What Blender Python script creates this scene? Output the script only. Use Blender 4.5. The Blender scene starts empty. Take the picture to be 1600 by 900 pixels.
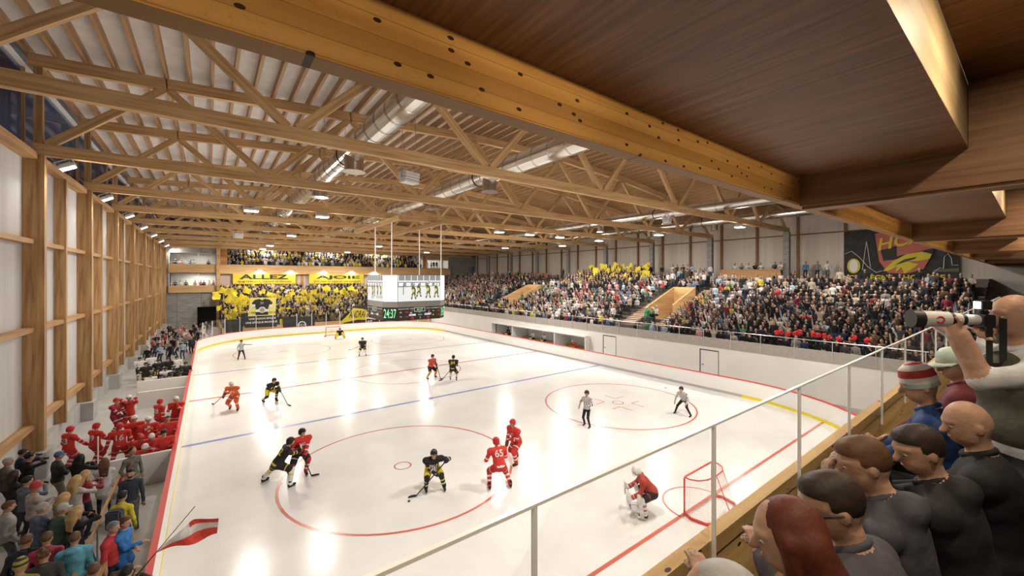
import bpy, bmesh, math, random
import numpy as np
from mathutils import Vector, Matrix, Euler
from mathutils.bvhtree import BVHTree
random.seed(7)
PI = math.pi
scene = bpy.context.scene
COL = scene.collection

# ------------------------------------------------------------------ camera, world, exposure
YAW = -0.648
CAMP = Vector((1.04, -0.31, 7.74))
FPX = 624.65
cd = bpy.data.cameras.new('camera')
cam = bpy.data.objects.new('camera', cd); COL.objects.link(cam)
cam.location = CAMP; cam.rotation_euler = (PI/2, 0, YAW)
cd.sensor_width = 36; cd.lens = FPX/1600*36
cd.shift_y = (435.9-450)/1600
cd.clip_start = 0.05; cd.clip_end = 400
scene.camera = cam
FW = Vector((-math.sin(YAW), math.cos(YAW), 0)); RT = Vector((math.cos(YAW), math.sin(YAW), 0))
vs = scene.view_settings
vs.view_transform = 'Standard'; vs.look = 'None'; vs.gamma = 1; vs.use_curve_mapping = False
vs.exposure = 0.0
LAMP_W = 1.0          # master level of the hall's floodlights

def link(nt, a, b): nt.links.new(a, b)
w = bpy.data.worlds.new('night_sky'); scene.world = w; w.use_nodes = True
nt = w.node_tree; bg = nt.nodes['Background']
tc = nt.nodes.new('ShaderNodeTexCoord'); nz = nt.nodes.new('ShaderNodeTexNoise'); cr = nt.nodes.new('ShaderNodeValToRGB')
nz.inputs['Scale'].default_value = 5; nz.inputs['Detail'].default_value = 6
cr.color_ramp.elements[0].position = .45; cr.color_ramp.elements[0].color = (.006, .011, .028, 1)
cr.color_ramp.elements[1].position = .78; cr.color_ramp.elements[1].color = (.09, .12, .19, 1)
link(nt, tc.outputs['Generated'], nz.inputs['Vector']); link(nt, nz.outputs['Fac'], cr.inputs['Fac'])
link(nt, cr.outputs['Color'], bg.inputs['Color']); bg.inputs['Strength'].default_value = 1.0

# ------------------------------------------------------------------ materials
def new_mat(name):
    m = bpy.data.materials.new(name); m.use_nodes = True
    return m, m.node_tree, m.node_tree.nodes['Principled BSDF']
def plain(name, col, rough=.6, metal=0, emit=None, estr=1, spec=.5, bump=0, bscale=30):
    m, nt, p = new_mat(name)
    p.inputs['Base Color'].default_value = (*col, 1); p.inputs['Roughness'].default_value = rough
    p.inputs['Metallic'].default_value = metal; p.inputs['Specular IOR Level'].default_value = spec
    if emit: p.inputs['Emission Color'].default_value = (*emit, 1); p.inputs['Emission Strength'].default_value = estr
    if bump:
        n = nt.nodes.new('ShaderNodeTexNoise'); n.inputs['Scale'].default_value = bscale
        b = nt.nodes.new('ShaderNodeBump'); b.inputs['Strength'].default_value = bump; b.inputs['Distance'].default_value = .02
        t = nt.nodes.new('ShaderNodeTexCoord')
        link(nt, t.outputs['Object'], n.inputs['Vector']); link(nt, n.outputs['Fac'], b.inputs['Height']); link(nt, b.outputs['Normal'], p.inputs['Normal'])
    return m
def ramp(nt, src, stops):
    r = nt.nodes.new('ShaderNodeValToRGB'); e = r.color_ramp.elements
    e[0].position, e[0].color = stops[0][0], (*stops[0][1], 1)
    e[1].position, e[1].color = stops[-1][0], (*stops[-1][1], 1)
    for p, c in stops[1:-1]:
        k = e.new(p); k.color = (*c, 1)
    link(nt, src, r.inputs['Fac']); return r.outputs['Color']
def mixc(nt, fac, a, b, mode='MIX'):
    m = nt.nodes.new('ShaderNodeMix'); m.data_type = 'RGBA'; m.blend_type = mode
    for s, v in ((m.inputs['Factor'], fac), (m.inputs['A'], a), (m.inputs['B'], b)):
        if hasattr(v, 'links'): link(nt, v, s)
        elif isinstance(v, (int, float)): s.default_value = v
        else: s.default_value = (*v, 1)
    return m.outputs['Result']
def wood(name, dark, mid, light, axis=0, grain=14, stretch=.05, rough=.55, knots=0, planks=None, spec=.3, big=1.0, flat=None, kr=.11):
    """stretched-noise grain along one object axis, optional dark knots and plank joints"""
    m, nt, p = new_mat(name)
    t = nt.nodes.new('ShaderNodeTexCoord'); mp = nt.nodes.new('ShaderNodeMapping')
    s = [1.0, 1.0, 1.0]; s[axis] = stretch; mp.inputs['Scale'].default_value = s
    link(nt, t.outputs['Object'], mp.inputs['Vector'])
    n1 = nt.nodes.new('ShaderNodeTexNoise'); n1.inputs['Scale'].default_value = grain; n1.inputs['Detail'].default_value = 5; n1.inputs['Distortion'].default_value = .4
    n2 = nt.nodes.new('ShaderNodeTexNoise'); n2.inputs['Scale'].default_value = big; n2.inputs['Detail'].default_value = 2
    link(nt, mp.outputs['Vector'], n1.inputs['Vector']); link(nt, mp.outputs['Vector'], n2.inputs['Vector'])
    c = ramp(nt, n1.outputs['Fac'], [(.3, dark), (.5, mid), (.72, light)])
    c2 = ramp(nt, n2.outputs['Fac'], [(.3, (.78, .78, .78)), (.7, (1.1, 1.1, 1.1))])
    c = mixc(nt, 1.0, c, c2, 'MULTIPLY')
    if planks:
        # plank joints every planks[1] metres across planks[0] axis, tone varying per plank
        sp = nt.nodes.new('ShaderNodeSeparateXYZ'); link(nt, t.outputs['Object'], sp.inputs[0])
        dv = nt.nodes.new('ShaderNodeMath'); dv.operation = 'DIVIDE'; dv.inputs[1].default_value = planks[1]; link(nt, sp.outputs[planks[0]], dv.inputs[0])
        fl = nt.nodes.new('ShaderNodeMath'); fl.operation = 'FLOOR'; link(nt, dv.outputs[0], fl.inputs[0])
        fr = nt.nodes.new('ShaderNodeMath'); fr.operation = 'FRACT'; link(nt, dv.outputs[0], fr.inputs[0])
        wn = nt.nodes.new('ShaderNodeTexWhiteNoise'); wn.noise_dimensions = '1D'; link(nt, fl.outputs[0], wn.inputs['W'])
        c3 = ramp(nt, wn.outputs['Value'], [(0, (.8, .78, .76)), (1, (1.12, 1.12, 1.12))]); c = mixc(nt, 1.0, c, c3, 'MULTIPLY')
        lt = nt.nodes.new('ShaderNodeMath'); lt.operation = 'LESS_THAN'; lt.inputs[1].default_value = planks[2]; link(nt, fr.outputs[0], lt.inputs[0])
        c = mixc(nt, lt.outputs[0], c, [x*.45 for x in dark])
    if knots:
        mk = nt.nodes.new('ShaderNodeMapping'); ks = [1.0, 1.0, 1.0]; ks[axis] = .55
        if flat is not None: ks[flat] = 0
        mk.inputs['Scale'].default_value = ks
        link(nt, t.outputs['Object'], mk.inputs['Vector'])
        v = nt.nodes.new('ShaderNodeTexVoronoi'); v.inputs['Scale'].default_value = knots
        if flat is not None:
            v.voronoi_dimensions = '2D'; s3 = nt.nodes.new('ShaderNodeSeparateXYZ'); c3_ = nt.nodes.new('ShaderNodeCombineXYZ'); link(nt, mk.outputs['Vector'], s3.inputs[0])
            oth = [a_ for a_ in range(3) if a_ not in (axis, flat)][0]; link(nt, s3.outputs[axis], c3_.inputs[0]); link(nt, s3.outputs[oth], c3_.inputs[1]); link(nt, c3_.outputs[0], v.inputs['Vector'])
        else: link(nt, mk.outputs['Vector'], v.inputs['Vector'])
        lt = nt.nodes.new('ShaderNodeMath'); lt.operation = 'LESS_THAN'; lt.inputs[1].default_value = kr; link(nt, v.outputs['Distance'], lt.inputs[0])
        c = mixc(nt, lt.outputs[0], c, (.035, .014, .005))
        n3 = nt.nodes.new('ShaderNodeTexNoise'); n3.inputs['Scale'].default_value = 3; n3.inputs['Detail'].default_value = 8; n3.inputs['Distortion'].default_value = 2.5; link(nt, mk.outputs['Vector'], n3.inputs['Vector'])
        f = ramp(nt, n3.outputs['Fac'], [(.495, (0, 0, 0)), (.5, (1, 1, 1)), (.508, (0, 0, 0))])
        rb = nt.nodes.new('ShaderNodeRGBToBW'); link(nt, f, rb.inputs[0])
        ml = nt.nodes.new('ShaderNodeMath'); ml.operation = 'MULTIPLY'; ml.inputs[1].default_value = .35; link(nt, rb.outputs[0], ml.inputs[0])
        c = mixc(nt, ml.outputs[0], c, [x*.6 for x in dark])
    link(nt, c, p.inputs['Base Color'])
    p.inputs['Roughness'].default_value = rough; p.inputs['Specular IOR Level'].default_value = spec
    b = nt.nodes.new('ShaderNodeBump'); b.inputs['Strength'].default_value = .12; b.inputs['Distance'].default_value = .01
    link(nt, n1.outputs['Fac'], b.inputs['Height']); link(nt, b.outputs['Normal'], p.inputs['Normal'])
    return m
def noisy(name, c1, c2, scale=3, rough=.8, spec=.3, stretch=(1, 1, 1), joints=None, detail=6):
    m, nt, p = new_mat(name)
    t = nt.nodes.new('ShaderNodeTexCoord'); mp = nt.nodes.new('ShaderNodeMapping'); mp.inputs['Scale'].default_value = stretch
    n = nt.nodes.new('ShaderNodeTexNoise'); n.inputs['Scale'].default_value = scale; n.inputs['Detail'].default_value = detail
    link(nt, t.outputs['Object'], mp.inputs['Vector']); link(nt, mp.outputs['Vector'], n.inputs['Vector'])
    c = ramp(nt, n.outputs['Fac'], [(.3, c1), (.7, c2)])
    if joints:
        sp = nt.nodes.new('ShaderNodeSeparateXYZ'); link(nt, t.outputs['Object'], sp.inputs[0])
        for ax, d, wd in joints:
            dv = nt.nodes.new('ShaderNodeMath'); dv.operation = 'DIVIDE'; dv.inputs[1].default_value = d; link(nt, sp.outputs[ax], dv.inputs[0])
            fr = nt.nodes.new('ShaderNodeMath'); fr.operation = 'FRACT'; link(nt, dv.outputs[0], fr.inputs[0])
            lt = nt.nodes.new('ShaderNodeMath'); lt.operation = 'LESS_THAN'; lt.inputs[1].default_value = wd/d; link(nt, fr.outputs[0], lt.inputs[0])
            c = mixc(nt, lt.outputs[0], c, [x*.5 for x in c1])
    link(nt, c, p.inputs['Base Color']); p.inputs['Roughness'].default_value = rough; p.inputs['Specular IOR Level'].default_value = spec
    return m
def glass(name, tint=(1, 1, 1), refl=.1):
    m = bpy.data.materials.new(name); m.use_nodes = True; nt = m.node_tree; nt.nodes.clear()
    o = nt.nodes.new('ShaderNodeOutputMaterial'); tr = nt.nodes.new('ShaderNodeBsdfTransparent'); g = nt.nodes.new('ShaderNodeBsdfGlossy')
    mx = nt.nodes.new('ShaderNodeMixShader'); fr = nt.nodes.new('ShaderNodeFresnel'); fr.inputs['IOR'].default_value = 1.3
    tr.inputs['Color'].default_value = (*tint, 1); g.inputs['Roughness'].default_value = .02
    ml = nt.nodes.new('ShaderNodeMath'); ml.operation = 'MULTIPLY'; ml.inputs[1].default_value = refl*10
    link(nt, fr.outputs[0], ml.inputs[0]); link(nt, ml.outputs[0], mx.inputs[0])
    link(nt, tr.outputs[0], mx.inputs[1]); link(nt, g.outputs[0], mx.inputs[2]); link(nt, mx.outputs[0], o.inputs[0])
    return m
M = {}
M['truss'] = wood('spruce_glulam', (.42, .245, .10), (.585, .37, .175), (.71, .48, .255), axis=0, grain=10)
M['joist'] = wood('joist_timber', (.30, .165, .075), (.42, .25, .12), (.52, .325, .17), axis=1, grain=9)
M['column'] = wood('column_oak', (.26, .135, .052), (.44, .26, .115), (.58, .38, .19), axis=2, grain=6, stretch=.07, big=1.6)
M['rail'] = wood('rail_oak', (.34, .18, .07), (.50, .29, .125), (.62, .39, .185), axis=1, grain=8)
M['beam'] = wood('knotty_pine', (.52, .27, .085), (.70, .41, .14), (.82, .52, .20), axis=0, grain=7, knots=6, planks=(2, .098, .03), big=.8, flat=1, kr=.07)
M['parapet'] = wood('parapet_pine', (.56, .33, .12), (.72, .46, .19), (.82, .56, .25), axis=0, grain=9, knots=9, kr=.12)
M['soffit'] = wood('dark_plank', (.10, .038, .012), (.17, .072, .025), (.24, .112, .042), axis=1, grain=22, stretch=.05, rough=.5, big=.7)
M['cross'] = wood('brown_glulam', (.17, .08, .035), (.26, .13, .06), (.34, .185, .09), axis=1, grain=14, stretch=.05)
M['ply'] = wood('birch_ply', (.46, .27, .11), (.58, .36, .165), (.66, .43, .21), axis=0, grain=8)
M['ply_y'] = wood('birch_ply_y', (.46, .27, .11), (.58, .36, .165), (.66, .43, .21), axis=1, grain=8)
M['stair'] = wood('stair_wood', (.36, .18, .07), (.50, .27, .11), (.60, .35, .155), axis=1, grain=8)
M['redwood'] = wood('wall_cladding', (.36, .15, .05), (.46, .21, .075), (.54, .27, .1), axis=0, grain=6, planks=(2, .3, .04))
M['concrete'] = noisy('concrete', (.20, .19, .175), (.33, .315, .295), scale=1.2, stretch=(1, 1, 5), joints=[(0, 3.0, .05), (2, 2.6, .04)])
M['floorc'] = noisy('concrete_floor', (.36, .35, .335), (.46, .45, .43), scale=.8, rough=.6)
M['darkfloor'] = noisy('dark_floor', (.02, .018, .016), (.035, .03, .028), scale=2, rough=.9)
M['panel'] = noisy('white_wall_panel', (.46, .455, .45), (.55, .545, .54), scale=.7, stretch=(1, 6, .2), rough=.75)
M['deck'] = noisy('roof_deck', (.72, .70, .68), (.84, .82, .80), scale=2, rough=.8)
M['white'] = plain('white_paint', (.80, .785, .76), .5)
M['boards'] = plain('board_white', (.84, .83, .81), .35)
M['kick_y'] = plain('kick_yellow', (.80, .66, .03), .4)
M['kick_g'] = plain('kick_grey', (.45, .45, .46), .5)
M['red'] = plain('cap_red', (.62, .035, .02), .4)
M['greyclad'] = noisy('balustrade_cladding', (.34, .315, .29), (.40, .37, .34), scale=4, rough=.6)
M['steel'] = plain('steel', (.62, .61, .60), .32, metal=1)
M['duct'] = plain('galvanised_duct', (.70, .68, .64), .24, metal=1, bump=.05, bscale=6)
M['black'] = plain('black_paint', (.012, .012, .013), .5)
M['dark'] = plain('dark_void', (.02, .019, .018), .8)
M['lamp'] = plain('lamp_lens', (1, 1, 1), .4, emit=(1, .96, .9), estr=14)
M['lampbox'] = plain('lamp_housing', (.7, .7, .7), .4)
M['glass'] = glass('clear_glass', (.985, .99, .988), .02)
M['wglass'] = glass('window_glass', (.8, .84, .9), .05)
M['darkwood'] = wood('dark_stained_wood', (.03,.014,.008), (.05,.025,.014), (.07,.036,.02), axis=0)
M['pale_beam'] = wood('pale_beam_wood', (.36,.25,.13), (.44,.32,.18), (.52,.39,.23), axis=0, grain=8)
M['plinth'] = noisy('plinth_concrete', (.36,.35,.34), (.46,.45,.44), scale=1.5)
M['rod'] = plain('white_rod', (.92, .91, .9), .3)
# ice: near-white, slightly worn, glossy
def ice_mat():
    m, nt, p = new_mat('ice')
    t = nt.nodes.new('ShaderNodeTexCoord')
    n = nt.nodes.new('ShaderNodeTexNoise'); n.inputs['Scale'].default_value = .35; n.inputs['Detail'].default_value = 8; n.inputs['Roughness'].default_value = .6
    n2 = nt.nodes.new('ShaderNodeTexNoise'); n2.inputs['Scale'].default_value = 26; n2.inputs['Detail'].default_value = 4
    for q in (n, n2): link(nt, t.outputs['Object'], q.inputs['Vector'])
    c = ramp(nt, n.outputs['Fac'], [(.35, (.77, .76, .745)), (.6, (.85, .845, .835))])
    c2 = ramp(nt, n2.outputs['Fac'], [(.3, (.95, .95, .95)), (.7, (1.03, 1.03, 1.03))])
    c = mixc(nt, 1.0, c, c2, 'MULTIPLY'); link(nt, c, p.inputs['Base Color'])
    r = nt.nodes.new('ShaderNodeMapRange'); r.inputs['To Min'].default_value = .11; r.inputs['To Max'].default_value = .25
    link(nt, n.outputs['Fac'], r.inputs['Value']); link(nt, r.outputs[0], p.inputs['Roughness'])
    p.inputs['Specular IOR Level'].default_value = .21
    b = nt.nodes.new('ShaderNodeBump'); b.inputs['Strength'].default_value = .035; b.inputs['Distance'].default_value = .02
    link(nt, n2.outputs['Fac'], b.inputs['Height']); link(nt, b.outputs['Normal'], p.inputs['Normal'])
    return m
M['ice'] = ice_mat()
M['ln_red'] = plain('ice_line_red', (.62, .16, .11), .22)
M['ln_blue'] = plain('ice_line_blue', (.28, .33, .62), .22)

# ------------------------------------------------------------------ mesh helpers
class MB:
    def __init__(s): s.v = []; s.f = []; s.m = []
    def add(s, vs, fs, mi=0):
        o = len(s.v); s.v += [tuple(x) for x in vs]; s.f += [tuple(i+o for i in f) for f in fs]; s.m += [mi]*len(fs); return s
    def box(s, x0, x1, y0, y1, z0, z1, mi=0):
        return s.add([(x0,y0,z0),(x1,y0,z0),(x1,y1,z0),(x0,y1,z0),(x0,y0,z1),(x1,y0,z1),(x1,y1,z1),(x0,y1,z1)],
                     [(3,2,1,0),(4,5,6,7),(0,1,5,4),(1,2,6,5),(2,3,7,6),(3,0,4,7)], mi)
    def bar(s, p0, p1, w, h, mi=0, up=(0,0,1)):
        p0, p1 = Vector(p0), Vector(p1); d = (p1-p0).normalized(); u = Vector(up)
        if abs(d.dot(u)) > .99: u = Vector((1,0,0))
        r = d.cross(u).normalized(); u = r.cross(d)
        vs = [p+r*a*w/2+u*b*h/2 for p in (p0, p1) for a, b in ((-1,-1),(1,-1),(1,1),(-1,1))]
        return s.add(vs, [(0,1,2,3),(7,6,5,4),(0,4,5,1),(1,5,6,2),(2,6,7,3),(3,7,4,0)], mi)
    def cyl(s, p0, p1, r0, r1=None, n=12, mi=0, caps=True):
        r1 = r0 if r1 is None else r1
        p0, p1 = Vector(p0), Vector(p1); d = (p1-p0).normalized()
        a = d.orthogonal().normalized(); b = d.cross(a)
        vs = []
        for p, r in ((p0, r0), (p1, r1)):
            for i in range(n):
                t = 2*PI*i/n; vs.append(p+(a*math.cos(t)+b*math.sin(t))*r)
        fs = [(i, (i+1)%n, n+(i+1)%n, n+i) for i in range(n)]
        if caps: fs += [tuple(range(n-1,-1,-1)), tuple(range(n, 2*n))]
        return s.add(vs, fs, mi)
    def tube(s, pts, r, n=8, mi=0, closed=False):
        pts = [Vector(p) for p in pts]; N = len(pts); rings = []
        for i, p in enumerate(pts):
            if closed: d = pts[(i+1)%N]-pts[i-1]
            else: d = pts[min(i+1,N-1)]-pts[max(i-1,0)]
            d.normalize(); u = Vector((0,0,1)) if abs(d.z) < .9 else Vector((1,0,0))
            a = d.cross(u).normalized(); b = d.cross(a)
            rr = r[i] if isinstance(r, (list, tuple)) else r
            rings.append([p+(a*math.cos(2*PI*k/n)+b*math.sin(2*PI*k/n))*rr for k in range(n)])
        vs = [q for g in rings for q in g]
        fs = [(i*n+k, i*n+(k+1)%n, ((i+1)%N)*n+(k+1)%n, ((i+1)%N)*n+k) for i in range(N if closed else N-1) for k in range(n)]
        if not closed: fs += [tuple(range(n-1,-1,-1)), tuple(range((N-1)*n, N*n))]
        return s.add(vs, fs, mi)
    def sweep(s, pts, prof, closed=False, mi=0, skip=None):
        """profile (offset outward, z) swept along xy path"""
        N = len(pts); k = len(prof); vs = []
        for i in range(N):
            a = Vector(pts[i-1] if (closed or i) else pts[i]); b = Vector(pts[(i+1)%N] if (closed or i < N-1) else pts[i])
            d = (b-a).normalized(); nrm = Vector((d.y, -d.x))
            for o, z in prof: vs.append((pts[i][0]+nrm.x*o, pts[i][1]+nrm.y*o, z))
        fs = []
        for i in range(N if closed else N-1):
            j = (i+1) % N
            for q in range(k): fs.append((i*k+q, j*k+q, j*k+(q+1)%k, i*k+(q+1)%k))
        if not closed: fs += [tuple(range(k)), tuple(range((N-1)*k+k-1, (N-1)*k-1, -1))]
        return s.add(vs, fs, mi)
    def ell(s, c, r, n=12, mi=0, rot=None):
        vs = []; m = n//2
        for j in range(m+1):
            for i in range(n):
                th = PI*j/m; ph = 2*PI*i/n
                v = Vector((r[0]*math.sin(th)*math.cos(ph), r[1]*math.sin(th)*math.sin(ph), r[2]*math.cos(th)))
                if rot: v = rot @ v
                vs.append(v+Vector(c))
        fs = [(j*n+i, (j+1)*n+i, (j+1)*n+(i+1)%n, j*n+(i+1)%n) for j in range(m) for i in range(n)]
        return s.add(vs, fs, mi)
    def mesh(s, name, mats, origin=(0,0,0), smooth=False, bevel=0):
        me = bpy.data.meshes.new(name); o = origin
        me.from_pydata([(x-o[0], y-o[1], z-o[2]) for x, y, z in s.v], [], s.f)
        for m in (mats if isinstance(mats, (list, tuple)) else [mats]): me.materials.append(m)
        if max(s.m, default=0): me.polygons.foreach_set('material_index', s.m)
        if bevel:
            bm = bmesh.new(); bm.from_mesh(me)
            bmesh.ops.bevel(bm, geom=bm.edges[:], offset=bevel, segments=2, affect='EDGES'); bm.to_mesh(me); bm.free()
        if smooth: me.polygons.foreach_set('use_smooth', [True]*len(me.polygons))
        me.update(); return me
    def build(s, name, mats, parent=None, smooth=False, bevel=0, origin=None):
        o = origin if origin is not None else (tuple(parent.get('org', (0,0,0))) if parent else (0,0,0))
        me = s.mesh(name, mats, o, smooth, bevel)
        ob = bpy.data.objects.new(name, me); COL.objects.link(ob)
        if parent: ob.parent = parent
        elif origin is not None: ob.location = origin
        return ob
def tag(o, label=None, cat=None, group=None, kind=None):
    if label: o['label'] = label
    if cat: o['category'] = cat
    if group: o['group'] = group
    if kind: o['kind'] = kind
    return o
def thing(name, label, cat, loc=(0,0,0), rz=0, group=None):
    o = bpy.data.objects.new(name, None); COL.objects.link(o); o.location = loc; o.rotation_euler = (0,0,rz)
    o.empty_display_size = .2
    if not rz: o['org'] = list(loc)
    return tag(o, label, cat, group)
def struct(o): o['kind'] = 'structure'; return o
def put(me, name, parent=None, loc=(0,0,0), rot=None, mats=None):
    ob = bpy.data.objects.new(name, me); COL.objects.link(ob); ob.location = loc
    if rot is not None: ob.rotation_euler = rot
    if parent: ob.parent = parent
    return ob
def copy_tree(o, parent=None):
    c = o.copy(); COL.objects.link(c)
    if parent: c.parent = parent
    for ch in list(o.children): copy_tree(ch, c)
    return c
ORD = 'first second third fourth fifth sixth seventh eighth ninth tenth eleventh twelfth thirteenth fourteenth fifteenth sixteenth seventeenth eighteenth nineteenth twentieth'.split()
def ordinal(n):
    if n <= 20: return ORD[n-1]
    t = ['', '', 'twenty', 'thirty', 'forty', 'fifty', 'sixty', 'seventy', 'eighty', 'ninety'][n//10 % 10]
    h = 'hundred and ' if n > 100 else ''
    if n > 100 and n-100 <= 20: return 'hundred and '+ORD[n-101]
    return h+(t+'-'+ORD[n % 10-1] if n % 10 else t[:-1]+'ieth')
_tc = {}
def text_mesh(s, size=1, shear=0, extrude=0, align='CENTER', bold=0, space=1):
    k = (s, size, shear, extrude, align, bold, space)
    if k in _tc: return _tc[k]
    c = bpy.data.curves.new('lettering', 'FONT'); c.body = s; c.size = size; c.shear = shear; c.extrude = extrude; c.offset = bold
    c.align_x = align; c.align_y = 'CENTER'; c.resolution_u = 3; c.space_character = space
    o = bpy.data.objects.new('tmp', c); COL.objects.link(o); dg = bpy.context.evaluated_depsgraph_get()
    me = bpy.data.meshes.new_from_object(o.evaluated_get(dg)); bpy.data.objects.remove(o); bpy.data.curves.remove(c)
    _tc[k] = me; return me
def text(s, size, mat, parent, loc, rot, name='lettering', **kw):
    me = text_mesh(s, size, **kw).copy(); me.materials.clear(); me.materials.append(mat)
    return put(me, name, parent, loc, rot)
M['tread'] = noisy('terrace_grey', (.10, .085, .075), (.15, .13, .115), scale=2)
M['greytread'] = plain('grey_tread', (.42, .41, .40), .6)
M['greydoor'] = plain('grey_door', (.17, .155, .145), .5)
M['wallwhite'] = noisy('painted_white_wall', (.74, .725, .70), (.79, .775, .75), scale=.6, rough=.5)
M['panel_w'] = noisy('pale_stand_wall', (.56, .505, .44), (.64, .58, .51), scale=.6, stretch=(1, 5, .15), rough=.75)
M['darkpost'] = wood('brown_post', (.17, .075, .03), (.24, .11, .045), (.30, .15, .065), axis=2)
M['plaster'] = noisy('pinkish_plaster', (.50, .40, .34), (.56, .46, .40), scale=1)
M['balc'] = noisy('balcony_room_wall', (.50, .49, .46), (.58, .57, .54), scale=1)
M['flagyellow'] = plain('flag_yellow', (.66, .53, .025), .6); M['flagpale'] = plain('flag_pale_yellow', (.78, .72, .22), .6)
M['bannerdark'] = noisy('banner_black', (.025, .025, .026), (.055, .055, .055), scale=2, rough=.7)
M['shieldred'] = plain('shield_red', (.50, .13, .09), .6); M['emblem'] = plain('emblem_bronze', (.36, .3, .22), .6); M['fieldgreen'] = plain('banner_green', (.12, .15, .05), .7)
M['bandgrey'] = plain('scoreboard_band', (.26, .25, .23), .45, metal=.3); M['screenback'] = plain('screen_case', (.3, .3, .3), .5)
def em(name, c, s=1.0):
    M[name] = plain(name, (.01, .01, .01), .4, emit=c, estr=s)
em('scr_ice', (.9, .9, .88), .95); em('scr_wh', (1, 1, 1), 1.3); em('scr_grey', (.28, .28, .27)); em('scr_dark', (.10, .095, .085)); em('scr_yel', (.75, .65, .12)); em('scr_text', (.1, .1, .1)); em('scr_cyan', (.25, .8, .85))
em('led_g', (.35, .95, .45), 1.1); em('led_r', (.85, .04, .03)); em('led_y', (.8, .62, .08)); em('led_w', (.95, .95, .95))
M['joist2'] = wood('pale_beam_y', (.42, .24, .10), (.56, .34, .155), (.66, .43, .21), axis=1)
M['lensgrey'] = plain('lens_grey', (.55, .54, .52), .45)
M['pompom'] = plain('pompom_red', (.60, .03, .03), .8); M['seatdark'] = plain('seat_dark', (.05, .04, .035), .5)
# ------------------------------------------------------------------ lamps of the hall
WARM = (1.0, .93, .84)
def area(name, loc, rot, sx, sy, power, col=WARM, parent=None, spread=PI):
    l = bpy.data.lights.new(name, 'AREA'); l.shape = 'RECTANGLE'; l.size = sx; l.size_y = sy; l.energy = power; l.color = col; l.spread = spread
    o = bpy.data.objects.new(name, l); COL.objects.link(o); o.location = loc; o.rotation_euler = rot
    if parent: o.parent = parent
    return o
def floodlight(x, y, z, label, power, tilt=(0, 0), grp='floodlights under the trusses', size=.84):
    t = thing('floodlight', label, 'lamp', (x, y, z), 0, grp)
    t.rotation_euler = (tilt[0], tilt[1], 0)
    b = MB(); s = size/2
    b.box(-s, s, -s*.8, s*.8, .03, .16); b.box(-s*.8, s*.8, -s*.55, s*.55, .16, .22)
    put(b.mesh('housing', M['lampbox'], bevel=.012), 'housing', t)
    b = MB(); b.box(-s*.9, s*.9, -s*.7, s*.7, .0, .028); put(b.mesh('lens', M['lamp']), 'lens', t)
    b = MB(); b.bar((-s-.02, 0, .08), (-s-.02, 0, .35), .03, .04); b.bar((s+.02, 0, .08), (s+.02, 0, .35), .03, .04); b.bar((-s-.035, 0, .355), (s+.035, 0, .355), .04, .03)
    put(b.mesh('bracket', M['lampbox']), 'bracket', t)
    area('lamp_glow', (0, 0, -.02), (0, 0, 0), size*.9, size*.7, power*LAMP_W*.86, parent=t)
    l = bpy.data.lights.new('added_spill', 'POINT'); l.energy = power*LAMP_W*.30; l.color = WARM; l.shadow_soft_size = .32  # extra point light added below the lens to lift trusses and ceiling
    o = bpy.data.objects.new('added_spill', l); COL.objects.link(o); o.parent = t; o.location = (0, 0, -.38)
    return t
TRY = [7.7+8*k for k in range(10)]
P0 = 830
FL = [(3.3, 31.7, 'big floodlight close over the ice near the two skaters at centre'), (7.7, 31.7, 'floodlight on the truss before the scoreboard, next to the steel duct'),
      (7.7, 63.7, 'floodlight of the far pair over the banner crowd'), (7.6, 71.7, 'floodlight of the far pair, hung closer to the end wall'),
      (38.4, 15.7, 'floodlight under the first open truss over the seated crowd'), (38.4, 23.7, 'floodlight over the crowd aisle above the people in green'),
      (38.4, 31.7, 'floodlight over the flag waving section'), (31.9, 31.7, 'floodlight above the team dugout, end of a row of three'),
      (27.6, 31.7, 'floodlight above the team dugout, middle of a row of three'), (23.7, 31.7, 'floodlight above the ice, start of a row of three'),
      (40.1, 39.7, 'floodlight over the upper rows beyond the waved flags'), (36.1, 47.7, 'floodlight over the second stair opening'),
      (31.0, 63.7, 'added floodlight near the end wall above the corner crowd'), (20.0, 71.7, 'added floodlight behind the scoreboard cables'),  # this pair is added to strengthen the light at the far end
      (8.0, 7.7, 'added floodlight on the hidden first truss, ice side'), (16.0, 7.7, 'added floodlight on the hidden first truss, middle'), (24.0, 7.7, 'added floodlight on the hidden first truss, crowd side'), (38.4, 7.7, 'added floodlight on the hidden first truss over the stand'),  # added where the gallery beam hides them, to light the near ice and stand
      (20.0, 55.7, 'added floodlight over the far goal area'), (8.0, 47.7, 'added floodlight over the far blue line')]  # both added to even out the light on the far ice
for x, y, lab in FL: floodlight(x, y, 12.28, lab, P0*(1.9 if y > 60 else 1))
for k in range(1, 9):
    floodlight(-3.55, 15.7+8*k, 12.25, 'small wall floodlight over timber column %s from the gallery' % ORD[k], P0*.17, tilt=(0, -.5), grp='wall floodlights along the glazed strip', size=.5)
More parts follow.
